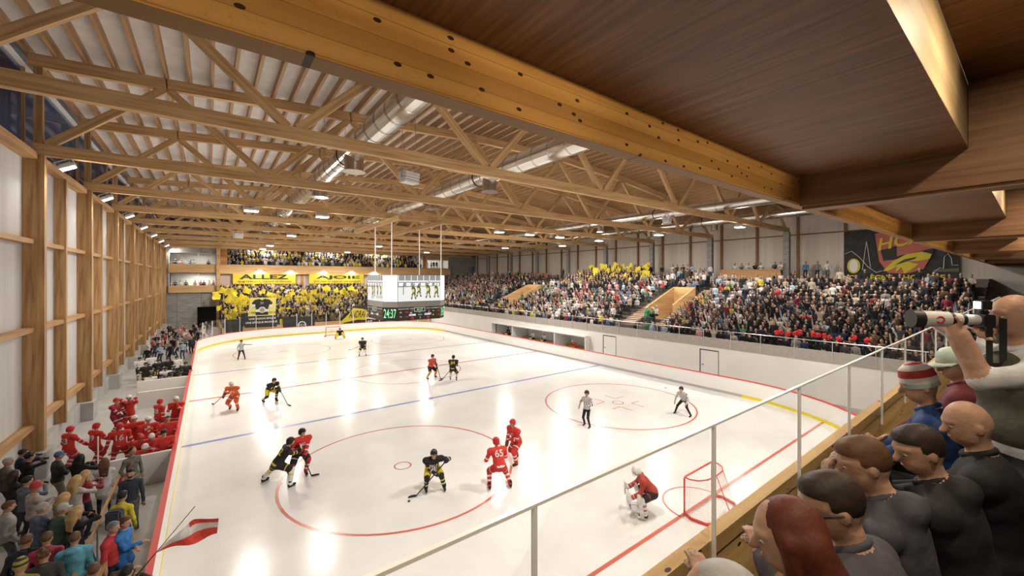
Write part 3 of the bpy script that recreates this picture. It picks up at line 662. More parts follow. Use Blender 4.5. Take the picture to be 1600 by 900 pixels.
b = MB(); b.box(37.9, 51.6, 83.3, 83.5, 4, 18); b.box(44.1, 44.3, 80.5, 83.3, 4, 16.5); struct(b.build('wall_end_rear', M['panel']))
t = thing('window_20', None, None, (41, 80.2, 10)); struct(t)
b = MB(); b.box(38.8, 43.9, 80.16, 80.18, 10.1, 11.9); b.build('pane', M['glass'], t)
b = MB(); b.box(38.75, 38.85, 80.1, 80.2, 10.1, 11.9); b.box(42.2, 42.3, 80.1, 80.2, 10.1, 11.9); b.box(43.85, 43.95, 80.1, 80.2, 10.1, 11.9); b.box(38.75, 43.95, 80.1, 80.2, 11.85, 11.95); b.build('window_frame', M['white'], t)
t = thing('window_21', None, None, (43.2, 80, 7.5)); struct(t)
b = MB(); b.box(42.6, 44.0, 79.97, 79.99, 6.9, 8.5); b.build('pane', M['greydoor'], t)
b = MB(); b.box(42.5, 42.6, 79.93, 80, 6.8, 8.5); b.box(43.95, 44.05, 79.93, 80, 6.8, 8.5); b.box(42.5, 44.05, 79.93, 80, 6.8, 6.9); b.build('window_frame', M['white'], t)
l = area('box_light', (41, 81.6, 12.3), (0, 0, 0), 4, 1, 120)
b = MB()
for j in range(8): b.box(3.4, 37.9, 80.6+.85*j, 87.6, 8.9, 9.3+.5*j)
b.box(3.3, 38, 87.6, 87.8, 8, 17)
struct(b.build('end_gallery_terrace', M['darkfloor']))
b = MB()
for j in range(17): b.box(2.35, 31.6, 64.25+.92*j, 79.95, -.04, .9+.28*j)
struct(b.build('end_stand_terrace', M['tread']))
b = MB(); b.box(2.2, 31.8, 64.1, 64.25, -.04, 1.35); b.box(2.2, 2.35, 64.1, 79.4, -.04, 1.35); tag(b.build('end_stand_panel', M['ply'], origin=(2, 64, 0)), 'low timber panel in front of the flag waving end stand', 'panel')
for i, x in enumerate((7.8, 12.4, 17.7, 22.7, 27.0)):
    t = thing('gallery_downlight', 'white downlight on the end gallery front, %s from the concrete wall' % ORD[i], 'lamp', (x, 79.10, 9.0), 0, 'downlights on the end gallery front')
    b = MB(); b.box(-.35, .35, -.2, .24, .05, .3); b.box(-.55, .55, -.28, .24, -.0, .05); put(b.mesh('housing', M['lampbox']), 'housing', t)
    b = MB(); b.box(-.5, .5, -.25, .22, -.03, 0); put(b.mesh('lens', M['lamp']), 'lens', t)
    area('lamp_glow', (0, 0, -.05), (0, 0, 0), 1, .4, 150, parent=t)
for i, x in enumerate((9, 19, 29)):  # lamps added to brighten the upper gallery crowd
    t = thing('added_gallery_lamp', 'added lamp above the upper gallery crowd, %s from the glazed wall' % ORD[i], 'lamp', (x, 82.6, 14.2), 0, 'added upper gallery lamps')
    b = MB(); b.box(-.6, .6, -.12, .12, 0, .1); b.box(-.02, .02, -.02, .02, .1, zts(x)+.85-14.2); put(b.mesh('housing', M['lampbox']), 'housing', t); b = MB(); b.box(-.57, .57, -.1, .1, -.02, 0); put(b.mesh('lens', M['lamp']), 'lens', t); area('lamp_glow', (0, 0, -.04), (0, 0, 0), 1.1, .2, 700, parent=t)
# wall banners
def cloth(name, x0, x1, z0, z1, y, mat, label, cat='banner', nx=24, nz=6, amp=.05, parent=None, group=None, th=.02):
    b = MB(); vs = []
    for j in range(nz+1):
        for i in range(nx+1):
            u, v_ = i/nx, j/nz
            vs.append((x0+(x1-x0)*u, y+amp*math.sin(u*17+v_*2)*(.3+.7*(1-v_)), z0+(z1-z0)*v_))
    n_ = len(vs); vs += [(a, c+th, d) for a, c, d in vs]
    fs = [(j*(nx+1)+i, j*(nx+1)+i+1, (j+1)*(nx+1)+i+1, (j+1)*(nx+1)+i) for j in range(nz) for i in range(nx)]
    fs += [tuple(n_+q for q in reversed(f)) for f in fs]
    b.add(vs, fs); o = b.build(name, mat, parent, smooth=True)
    if label: tag(o, label, cat, group)
    return o
BX_ = (PI/2, 0, 0)
def tsize(t_, wd, ht):
    d = t_.dimensions if False else None
    xs2 = [v.co.x for v in t_.data.vertices]; ys2 = [v.co.y for v in t_.data.vertices]
    t_.scale = (wd/(max(xs2)-min(xs2)), ht/(max(ys2)-min(ys2)), 1); return t_
for nm, x0, x1, s1, s2, lab in (('a', 4.1, 13.2, 'ALLEZ', 'Avec l\'Histoire, Comme en Pleurant', 'yellow banner with the black word ALLEZ under the end gallery'), ('b', 15.4, 25.0, 'AJOIE', 'Une rage de vaincre, une jeunesse', 'yellow banner with the black word AJOIE under the end gallery')):
    t = thing('wall_banner', lab, 'banner', ((x0+x1)/2, 79.2, 6.9), 0, 'yellow word banners')
    b = MB(); vs = []
    cloth('cloth', x0, x1, 6.92, 8.62, 79.22, M['flagyellow'], None, parent=t)
    o = text(s1, 1.0, M['black'], t, (-.1 if nm == 'a' else .2, -.10, 1.17), BX_, bold=.03); tsize(o, (x1-x0)*(.78 if nm == 'a' else .80), .78)
    o = text(s2, .4, M['black'], t, (0, -.10, .42), BX_); tsize(o, (x1-x0)*.86, .34)
# supporters' banners at the front of the end stand
t = thing('jersey_banner', 'dark banner with a yellow field and a black jersey, in front of the flags', 'banner', (6.8, 64.0, 1.2))
def pl(parent, name, pts, y, mat, th=.012):
    """flat cut-out in the x-z plane facing -y, local to parent"""
    n_ = len(pts); b = MB(); b.add([(x, y, z) for x, z in pts]+[(x, y+th, z) for x, z in pts], [tuple(range(n_)), tuple(reversed(range(n_, 2*n_)))]+[(i, n_+i, n_+(i+1) % n_, (i+1) % n_) for i in range(n_)])
    return put(b.mesh(name, mat), name, parent)
pl(t, 'dark_cloth', [(-1.95, 0), (1.75, -.1), (1.75, 1.6), (1.6, 2.0), (-1.5, 2.0), (-2.5, 1.9)], 0, M['bannerdark'])
pl(t, 'yellow_field', [(-1.62, 1.5), (1.58, 1.5), (1.68, 3.95), (-1.35, 4.0)], -.03, M['flagpale'])
pl(t, 'jersey_print', [(-.75, 1.62), (.72, 1.62), (.72, 2.7), (.95, 2.7), (1.25, 3.25), (.85, 3.7), (.3, 3.82), (0, 3.62), (-.3, 3.82), (-.85, 3.7), (-1.2, 3.25), (-.95, 2.7), (-.75, 2.7)], -.06, M['black'])
pl(t, 'jersey_stripe', [(-.75, 2.05), (.75, 2.05), (.75, 2.4), (-.75, 2.4)], -.08, M['white'])
pl(t, 'sleeve_patch', [(-1.2, 2.75), (-.8, 2.75), (-.8, 3.1), (-1.2, 3.1)], -.08, M['white']); pl(t, 'sleeve_patch', [(.82, 2.7), (1.2, 2.7), (1.2, 3.02), (.82, 3.02)], -.08, M['white'])
pl(t, 'round_emblem', [(.42*math.cos(a*PI/10), 2.32+.42*math.sin(a*PI/10)) for a in range(20)], -.09, M['white']); pl(t, 'round_emblem', [(.3*math.cos(a*PI/10), 2.32+.3*math.sin(a*PI/10)) for a in range(20)], -.105, M['emblem'])
text('21', .42, M['white'], t, (0, -.09, 3.25), BX_); text('1988', .42, M['black'], t, (-1.16, -.05, 1.95), BX_, shear=.3); text('2018', .42, M['black'], t, (1.14, -.05, 1.9), BX_, shear=.3)
text('UNE SAISON EPIQUE', .34, M['white'], t, (.05, -.03, 1.12), BX_, bold=.008); text('UNE EPOQUE MAGIQUE', .34, M['white'], t, (-.05, -.03, .62), BX_, bold=.008)
t = thing('falcon_banner', 'black supporters banner with yellow lettering beside the scoreboard', 'banner', (18.6, 63.95, .3))
pl(t, 'dark_cloth', [(-1.8, -.33), (5.4, -.33), (5.6, 3.6), (3.4, 3.3), (.2, 3.2), (-.2, 2.2)], 0, M['bannerdark'])
pl(t, 'yellow_field', [(-2.2, .35), (-1.2, .75), (.9, 1.1), (2.2, 1.0), (3.6, 2.1), (1.6, 2.75), (.2, 2.95), (-.3, 2.2)], -.03, M['flagyellow'])
o = text('ANDRAIG', .9, M['black'], t, (1.0, -.06, 1.9), BX_, shear=.4, bold=.01); tsize(o, 3.0, 1.1)
pl(t, 'bird_head_print', [(2.3, 1.2), (3.6, .95), (3.9, 1.1), (4.2, 1.6), (4.1, 2.5), (3.3, 2.6), (2.7, 2.1)], -.05, M['white'])
text('197', .75, M['white'], t, (2.4, -.09, .55), BX_, shear=.3, bold=.02); text('AJOIE', .55, M['white'], t, (3.7, -.07, 3.0), BX_, shear=.2, bold=.02)
for x0, x1, z0, z1, l in ((2.6, 4.6, .7, 2.4, 'beside the jersey banner'), (9.3, 13.4, .5, 2.3, 'with a pale round emblem')):
    t = thing('dark_fan_banner', 'dark cloth banner on the end stand front, '+l, 'banner', (x0, 64.05, z0), 0, 'dark cloth banners')
    o = cloth('cloth', 0, x1-x0, 0, z1-z0, 0, M['bannerdark'], None, parent=None, nx=16)
    o.parent = t
    if x0 > 9: 
        pl(t, 'emblem_print', [(2.4+.55*math.cos(a*PI/8), .6+.55*math.sin(a*PI/8)) for a in range(16)], -.09, M['white']); pl(t, 'emblem_print', [(2.4+.42*math.cos(a*PI/8), .6+.42*math.sin(a*PI/8)) for a in range(16)], -.11, M['bannerdark']); text('HCA', .42, M['white'], t, (2.4, -.13, .6), BX_)
# big club banner on the stand wall
t = thing('club_banner', 'huge dark cloth banner with yellow letters and a bird head over a red shield', 'banner', (50.95, 7.55, 7.4)); t.rotation_euler = (0, 0, -PI/2)
# local: x to the viewer's right, y into the wall, z up
cloth_o = cloth('cloth', -3.8, 3.8, 0, 5.0, 0, M['bannerdark'], None, nx=30, amp=.07); cloth_o.parent = t
pl(t, 'red_shield', [(-1.5, 4.55), (-.6, 4.85), (1.9, 4.2), (2.35, 4.0), (2.3, 2.6), (1.7, 1.2), (.6, .8), (-.6, .9), (-1.2, 2.0)], -.1, M['shieldred'])
pl(t, 'shield_band', [(-1.1, 3.0), (.0, 3.35), (.0, 2.4), (2.3, 3.0), (2.3, 2.5), (-.9, 2.0)], -.12, M['bannerdark'])
pl(t, 'bird_head_print', [(-.95, 1.05), (-.3, 1.9), (.6, 2.55), (1.6, 2.75), (2.2, 2.5), (2.1, 2.1), (1.5, 1.95), (.7, 1.9), (1.4, 1.65), (.9, 1.1), (.5, .85), (.3, 1.4), (-.1, .9), (.05, 1.5), (-.5, 1.1)], -.14, M['flagyellow'])
pl(t, 'bird_head_print', [(-.2, 1.55), (.5, 2.1), (1.3, 2.3), (1.2, 2.12), (.5, 1.85)], -.16, M['black'])
o = text('HCA', 1.5, M['flagyellow'], t, (.1, -.17, 3.75), BX_, shear=.35, bold=.03); o.rotation_euler = (PI/2, -.22, 0)
text('RÈGNE', .62, M['flagyellow'], t, (-1.25, -.12, .45), BX_, bold=.02); text('HC AJOIE', .62, M['flagyellow'], t, (1.7, -.12, .45), BX_, bold=.02); text('ICI', .62, M['flagyellow'], t, (-3.2, -.12, .45), BX_, bold=.02)
pl(t, 'wreath_print', [(-3.05+.5*math.cos(a*PI/10), 1.6+.72*math.sin(a*PI/10)) for a in range(20)], -.1, M['flagyellow']); pl(t, 'lion_print', [(-3.05+.33*math.cos(a*PI/10), 1.6+.6*math.sin(a*PI/10)) for a in range(20)], -.12, M['white'])
b = MB()
b.tube([(-3.7, -.12, 2.8), (-3.2, -.12, 3.05), (-2.6, -.12, 2.4), (-2.0, -.12, 1.5), (-1.4, -.12, .95), (-1.0, -.12, 1.1)], .025, 4); b.tube([(-2.4, -.12, 1.2), (-2.1, -.12, 3.9), (-1.9, -.12, 2.3), (-1.8, -.12, 1.4)], .025, 4)
b.tube([(2.4, -.12, 1.0), (2.7, -.12, 1.3), (2.9, -.12, 1.2), (2.95, -.12, 2.2), (3.15, -.12, 2.5), (3.35, -.12, 2.1), (3.4, -.12, 1.5), (3.75, -.12, 1.5)], .025, 4)
b.build('outline_print', M['white'], None).parent = t
pl(t, 'green_field_print', [(2.3, .95), (3.78, .95), (3.78, 1.25), (2.3, 1.15)], -.1, M['fieldgreen'])
# ------------------------------------------------------------------ scoreboard
SC = [(12.76, 30), (16.46, 30), (17.3, 30.9), (17.3, 34.6), (16.46, 35.5), (12.76, 35.5), (11.9, 34.6), (11.9, 30.9)]
t = thing('video_scoreboard', 'eight sided video scoreboard hanging over centre ice', 'scoreboard', (14.6, 32.75, 4.45)); O3 = Vector((14.6, 32.75, 4.45))
def prism(z0, z1, inset, mat, name):
    c = Vector((14.6, 32.75)); P_ = [c+(Vector(p)-c)*inset for p in SC]; n_ = 8
    b = MB(); b.add([(p.x, p.y, z0) for p in P_]+[(p.x, p.y, z1) for p in P_], [tuple(reversed(range(n_))), tuple(range(n_, 2*n_))]+[(i, (i+1) % n_, n_+(i+1) % n_, n_+i) for i in range(n_)])
    return b.build(name, mat, t)
prism(4.45, 5.5, .985, M['black'], 'led_case'); prism(5.5, 5.93, 1.0, M['bandgrey'], 'grey_band'); prism(5.93, 8.06, .985, M['screenback'], 'screen_case')
def facef(i):
    a, c = Vector(SC[i]), Vector(SC[(i+1) % 8]); d = (c-a); L = d.length; d.normalize(); n_ = Vector((d.y, -d.x))
    def F(u, z, off=.0): p = a+d*u+n_*off; return (p.x, p.y, z)
    return L, F, math.atan2(d.y, d.x)
def quadp(F, u0, u1, z0, z1, mat, name, off=.0, parent=None, pts=None):
    P_ = pts or [(u0, z0), (u1, z0), (u1, z1), (u0, z1)]; n_ = len(P_)
    b = MB(); b.add([F(u, z, off) for u, z in P_]+[F(u, z, off-.015) for u, z in P_], [tuple(range(n_)), tuple(reversed(range(n_, 2*n_)))]+[(i, n_+i, n_+(i+1) % n_, (i+1) % n_) for i in range(n_)])
    return b.build(name, mat, t)
def ellp(cu, cz, ru, rz_, n_=14, rot=0): 
    return [(cu+ru*math.cos(2*PI*k/n_)*math.cos(rot)-rz_*math.sin(2*PI*k/n_)*math.sin(rot), cz+ru*math.cos(2*PI*k/n_)*math.sin(rot)+rz_*math.sin(2*PI*k/n_)*math.cos(rot)) for k in range(n_)]
def led(F, ang, s, size, u, z, mat, **kw):
    p = Vector(F(u, z, .03))-O3
    return text(s, size, mat, t, p, (PI/2, 0, ang), **kw)
for i in range(8):
    L, F, ang = facef(i)
    if i % 2 == 0:   # long video face
        quadp(F, .04, L-.04, 5.96, 8.03, M['scr_ice'], 'video_screen', .01)
        if i in (0, 6):
            b = MB(); g = MB(); yl = MB(); wh = MB()
            def q(B, pts, off): 
                n_ = len(pts); B.add([F(u, z, off) for u, z in pts], [tuple(range(n_))])
            q(g, [(.04, 7.62), (L-.04, 7.62), (L-.04, 8.03), (.04, 8.03)], .014); q(g, [(.04, 7.1), (L-.04, 7.18), (L-.04, 7.5), (.04, 7.5)], .014)
            for k in range(6): q(wh, [(.1+k*L/6, 7.2), (.1+(k+.6)*L/6, 7.2), (.1+(k+.6)*L/6, 7.42), (.1+k*L/6, 7.42)], .017)
            q(yl, [(.04, 7.06), (L-.04, 7.12), (L-.04, 7.18), (.04, 7.1)], .017)
            for k in range(7): q(wh, [(k*L/7+.05, 7.62), (k*L/7+.09, 7.62), (k*L/7+.09, 8.03), (k*L/7+.05, 8.03)], .017)
            for fx, fz, s in ((.36, 6.85, 1), (.48, 6.95, .9), (.70, 6.95, 1.05), (.9, 6.9, .95)):
                cx = fx*L
                q(b, ellp(cx, fz, .17*s, .36*s, rot=.2), .02); q(b, ellp(cx+.02, fz+.48*s, .1*s, .12*s), .021); q(yl, ellp(cx-.05, fz-.05, .12*s, .14*s), .023)
                q(wh, ellp(cx+.0, fz+.5*s, .06*s, .05*s), .024)
                for sg in (-1, 1): q(b, [(cx+sg*.02, fz-.25*s), (cx+sg*.15, fz-.25*s), (cx+sg*.24, fz-.72*s), (cx+sg*.12, fz-.74*s)], .019); q(yl, [(cx+sg*.1, fz-.42*s), (cx+sg*.2, fz-.42*s), (cx+sg*.22, fz-.55*s), (cx+sg*.12, fz-.55*s)], .022)
            q(b, [(.12*L, 6.5), (.135*L, 6.5), (.135*L, 7.35), (.12*L, 7.35)], .02)
            g.build('video_picture', M['scr_grey'], t); b.build('video_picture', M['scr_dark'], t); yl.build('video_picture', M['scr_yel'], t); wh.build('video_picture', M['scr_wh'], t)
        # led rows
        for k, (u, s, mt) in enumerate(((.08, 'PENALTY', 'led_w'), (.2, 'PLAYER', 'led_w'), (.32, 'SHOTS', 'led_w'), (.70, 'SHOTS', 'led_w'), (.82, 'PLAYER', 'led_w'), (.93, 'PENALTY', 'led_w'))):
            led(F, ang, s, .11, u*L, 5.36, M[mt])
        led(F, ang, '24:37', .24, .5*L, 5.28, M['led_g']); b = MB()
        quadp(F, .375*L, .625*L, 5.13, 5.15, M['led_w'], 'clock_border', .03); quadp(F, .375*L, .625*L, 5.42, 5.44, M['led_w'], 'clock_border', .03); quadp(F, .375*L, .38*L, 5.13, 5.44, M['led_w'], 'clock_border', .03); quadp(F, .62*L, .625*L, 5.13, 5.44, M['led_w'], 'clock_border', .03)
        led(F, ang, 'HOME', .2, .33*L, 4.86, M['led_w'], bold=.01); led(F, ang, 'GUEST', .2, .69*L, 4.88, M['led_w'], bold=.01); led(F, ang, 'PERIOD', .1, .51*L, 4.86, M['led_w'])
        led(F, ang, '26', .26, .33*L, 4.62, M['led_r']); led(F, ang, '16', .26, .69*L, 4.64, M['led_r']); led(F, ang, '2', .24, .51*L, 4.63, M['led_y'])
        for u, z, s, mt in ((.07, 5.1, '86', 'led_y'), (.2, 5.1, '1:00', 'led_r'), (.07, 4.75, '74', 'led_y'), (.2, 4.75, '2:00', 'led_r'), (.82, 5.12, '74', 'led_y'), (.94, 5.12, '2:00', 'led_r'), (.82, 4.8, '86', 'led_y'), (.94, 4.8, '1:36', 'led_r'), (.32, 5.2, '18', 'led_r'), (.72, 5.2, '12', 'led_r'), (.3, 5.04, '86', 'led_w'), (.72, 5.06, '11', 'led_w')):
            led(F, ang, s, .17, u*L, z, M[mt])
        led(F, ang, '04:37', .1, .5*L, 5.06, M['led_y'])
    else:
        quadp(F, .02, L-.02, 5.96, 8.03, M['scr_wh'], 'video_screen', .01)
        led(F, ang, '-==-', .16, L*.5, 7.45, M['scr_text']); led(F, ang, '=== : >', .2, L*.5, 6.5, M['scr_cyan'])
        o = led(F, ang, '24:37', .5, L*.5, 4.98, M['led_g'], bold=.005); tsize(o, L*.84, .72)
for x, ys in ((12.75, (31.2, 35.2)), (16.6, (30.15, 34.5))):
    b = MB(); b.box(x-.15, x+.15, 29.3, 41.2, 12.3, 12.65); tag(b.build('scoreboard_beam', M['joist2'], origin=(x, 29.3, 12.3)), 'pale timber beam carrying the scoreboard, %s side' % ('glazed wall' if x < 14 else 'long stand'), 'beam', 'scoreboard beams')
    for y in ys: b = MB(); b.cyl((x, y, 8.06), (x, y, 12.3), .045, n=8); b.build('hanger_rod', M['rod'], t)
# ------------------------------------------------------------------ bench zone and standing zone on the glazed side
def bwall(x0, x1, y0, y1, z1, lab, mat='wallwhite', z0=-.045):
    b = MB(); b.box(x0, x1, y0, y1, z0, z1); return tag(b.build('bench_partition', M[mat], origin=((x0+x1)/2, (y0+y1)/2, z0), bevel=.02), lab, 'partition', 'white bench partitions')
bwall(-2.7, -.12, 34.9, 35.05, 1.1, 'low white partition in front of the black and white players')
bwall(-2.4, -.12, 32.2, 32.35, .95, 'low white partition behind the red players')
bwall(-2.1, -.12, 19.9, 20.05, 1.15, 'low white partition between the red players and the standing crowd')
bwall(-1.0, -.12, 13.5, 19.8, .04, 'pale raised kerb beside the boards near the standing crowd')
for y, l in ((33.6, 'between the two partitions behind the red players'), (23.2, 'the red players sit on')):
    t = thing('players_bench', 'long timber bench '+l, 'bench', (-1.2, y, 0)); b = MB(); b.box(-1.1, 1.05, -.22, .22, .42, .48); put(b.mesh('seat', M['ply']), 'seat', t)
    for x in (-.95, 0, .9): b = MB(); b.box(x-.04, x+.04, -.18, .18, -.045, .42); put(b.mesh('leg', M['steel']), 'leg', t)
t = thing('bench_glass_screen', 'tall clear glass screen on the partition between red players and crowd', 'glass screen', (-1.1, 20, 1.15))
b = MB(); b.box(-2.1, -.2, 19.96, 19.985, 1.15, 2.1); b.build('glass_pane', M['glass'], t)
b = MB(); b.box(-4.0, -2.15, 19.96, 19.985, -.04, 2.1); b.build('glass_pane', M['glass'], t); b = MB(); b.box(-2.14, -2.11, 19.94, 20, 1.15, 2.12); b.build('post', M['rod'], t)
for x, ya, yb, l in ((-1.38, 9, 19.2, 'long one through the standing crowd'), (-.92, 9, 13.8, 'short one near the man in red')):
    t = thing('timber_handrail', 'slim pale timber handrail on steel posts, '+l, 'handrail', (x, yb, 0)); b = MB(); b.box(x-.03, x+.03, ya, yb, 1.06, 1.12); b.build('rail', M['rail'], t)
    k = yb-.1
    while k > ya: b = MB(); b.cyl((x, k, -.045), (x, k, 1.06), .02, n=8); b.build('post', M['steel'], t); k -= 2.0
# ------------------------------------------------------------------ figures: one smooth surface grown round a posed skeleton
def V3(*a): return np.array(a, float)
class Fig:
    def __init__(s): s.p = []
    def cone(s, a, b, ra, rb, lab, k=.035, bands=None, sq=None):
        s.p.append(('c', np.asarray(a, float), np.asarray(b, float), ra, rb, lab, k, bands, sq)); return s
    def ell(s, c, r, lab, k=.035, rot=None, bands=None):
        s.p.append(('e', np.asarray(c, float), np.asarray(r, float), None if rot is None else np.asarray(rot, float), 0, lab, k, bands, None)); return s
    @staticmethod
    def dist(q, P):
        if q[0] == 'c':
            a, b, ra, rb = q[1], q[2], q[3], q[4]; ab = b-a; d = P-a
            if q[8] is not None:      # squashed section: scale along a given axis
                ax, sc = q[8]; comp = d@ax; d = d+np.multiply.outer(comp*(1/sc-1), ax)
            t = np.clip((d@ab)/(ab@ab+1e-12), 0, 1)
            return np.sqrt(((d-np.multiply.outer(t, ab))**2).sum(-1))-(ra+(rb-ra)*t), t
        c, r, R_ = q[1], q[2], q[3]; d = P-c
        if R_ is not None: d = d@R_
        k0 = np.sqrt(((d/r)**2).sum(-1)); k1 = np.sqrt(((d/(r*r))**2).sum(-1))+1e-9
        return k0*(k0-1)/k1, d[..., 2]/r[2]*.5+.5
    def bounds(s):
        lo, hi = [], []
        for q in s.p:
            if q[0] == 'c':
                m = max(q[3], q[4])*(max(1, q[8][1]) if q[8] else 1); lo.append(np.minimum(q[1], q[2])-m); hi.append(np.maximum(q[1], q[2])+m)
            else:
                m = q[2].max() if q[3] is not None else q[2]; lo.append(q[1]-m); hi.append(q[1]+m)
        return lo, hi
    def mesh(s, name, vox, mats, labs):
        los, his = s.bounds(); lo = np.min(los, 0)-2*vox; hi = np.max(his, 0)+2*vox
        n = np.ceil((hi-lo)/vox).astype(int)+1
        ax = [lo[i]+vox*np.arange(n[i]) for i in range(3)]
        F = np.full(n, 9.0)
        for q, a, b in zip(s.p, los, his):
            k = q[6]; m = k+2*vox
            i0 = np.clip(np.floor((a-m-lo)/vox).astype(int), 0, n-1); i1 = np.clip(np.ceil((b+m-lo)/vox).astype(int)+1, 1, n)
            sl = tuple(slice(i0[j], i1[j]) for j in range(3))
            P = np.stack(np.meshgrid(*[ax[j][sl[j]] for j in range(3)], indexing='ij'), -1)
            d, _ = s.dist(q, P); f = F[sl]
            h = np.maximum(k-np.abs(f-d), 0)/max(k, 1e-6); F[sl] = np.minimum(f, d)-h*h*k*.25
        I = F < 0
        c = I.astype(np.int8); S = sum(c[i:n[0]-1+i, j:n[1]-1+j, k:n[2]-1+k] for i in (0, 1) for j in (0, 1) for k in (0, 1))
        cells = np.argwhere((S > 0) & (S < 8)); idx = -np.ones(n-1, int); idx[tuple(cells.T)] = np.arange(len(cells))
        acc = np.zeros((len(cells), 3)); cnt = np.zeros(len(cells))
        corners = [(0,0,0),(1,0,0),(0,1,0),(1,1,0),(0,0,1),(1,0,1),(0,1,1),(1,1,1)]
        vals = [F[tuple((cells+cr_).T)] for cr_ in corners]
        for a in range(8):
            for b in range(a+1, 8):
                if sum(abs(corners[a][j]-corners[b][j]) for j in range(3)) != 1: continue
                fa, fb = vals[a], vals[b]; m = (fa < 0) != (fb < 0); t = np.where(m, fa/(fa-fb+1e-12), 0)[:, None]
                p = np.array(corners[a])+t*(np.array(corners[b])-np.array(corners[a])); acc += np.where(m[:, None], p, 0); cnt += m
        verts = lo+vox*(cells+acc/cnt[:, None])
        faces = []
        for a in range(3):
            u, w_ = (a+1) % 3, (a+2) % 3
            sh = [slice(None)]*3; s2 = [slice(None)]*3; sh[a] = slice(0, -1); s2[a] = slice(1, None)
            A, B = I[tuple(sh)], I[tuple(s2)]; e = np.argwhere(A != B)
            e = e[(e[:, u] > 0) & (e[:, w_] > 0) & (e[:, u] < n[u]-1) & (e[:, w_] < n[w_]-1)]
            inside = A[tuple(e.T)]; q = []
            for du, dw in ((-1, -1), (0, -1), (0, 0), (-1, 0)):
                t = e.copy(); t[:, u] += du; t[:, w_] += dw; q.append(idx[tuple(t.T)])
            q = np.stack(q, 1); q[~inside] = q[~inside][:, ::-1]; faces.append(q)
        faces = np.concatenate(faces)
        C_ = verts[faces].mean(1); best = np.full(len(C_), 9.0); L = np.zeros(len(C_), int)
        for q in s.p:
            d, t = s.dist(q, C_); m = d < best
            if q[7]:
                lab = np.full(len(C_), labs.index(q[5]))
                for t0, t1, lb in q[7]: lab[(t >= t0) & (t < t1)] = labs.index(lb)
            else: lab = np.full(len(C_), labs.index(q[5]))
            L = np.where(m, lab, L); best = np.where(m, d, best)
        me = bpy.data.meshes.new(name); me.vertices.add(len(verts)); me.vertices.foreach_set('co', verts.ravel())
        me.loops.add(len(faces)*4); me.loops.foreach_set('vertex_index', faces.ravel()); me.polygons.add(len(faces))
        me.polygons.foreach_set('loop_start', np.arange(0, len(faces)*4, 4)); me.polygons.foreach_set('loop_total', np.full(len(faces), 4))
        me.polygons.foreach_set('material_index', L); me.polygons.foreach_set('use_smooth', np.ones(len(faces), bool))
        me.update(calc_edges=True); me.validate()
        for m in mats: me.materials.append(m)
        return me
def unit(v): v = np.asarray(v, float); return v/(np.linalg.norm(v)+1e-9)
def ik(a, b, l1, l2, pole):
    a, b = np.asarray(a, float), np.asarray(b, float); d = b-a; L = np.linalg.norm(d)
    if L > (l1+l2)*.999: b = a+d/L*(l1+l2)*.999; d = b-a; L = np.linalg.norm(d)
    x = (l1*l1-l2*l2+L*L)/(2*L); h = math.sqrt(max(0, l1*l1-x*x)); u = d/L
    p = np.asarray(pole, float); p = p-u*(p@u); return a+u*x+unit(p)*h, b
def rotm(yaw=0, pitch=0, roll=0):
    """columns = right, forward, up of the turned frame; pitch>0 leans forward/down"""
    R_ = Euler((-pitch, roll, yaw)).to_matrix(); return np.array(R_)
DEF = dict(hip=(0, 0, .93), lean=0, side=0, twist=0, fl=(-.12, 0, 0), fr=(.12, 0, 0), toe=0, toel=None, toer=None, hl=(-.28, .05, .8), hr=(.28, .05, .8),
           hy=0, hp=0, kind='casual', bulk=1.0, hands='mitt', female=False, skirt=0, spl=.06, hoodie=False, el=(-.6, -.8, -.2), er=(.6, -.8, -.2), kneel=(0, 1, 0), kneer=(0, 1, 0), hair=None, head=1.07, sit=False)
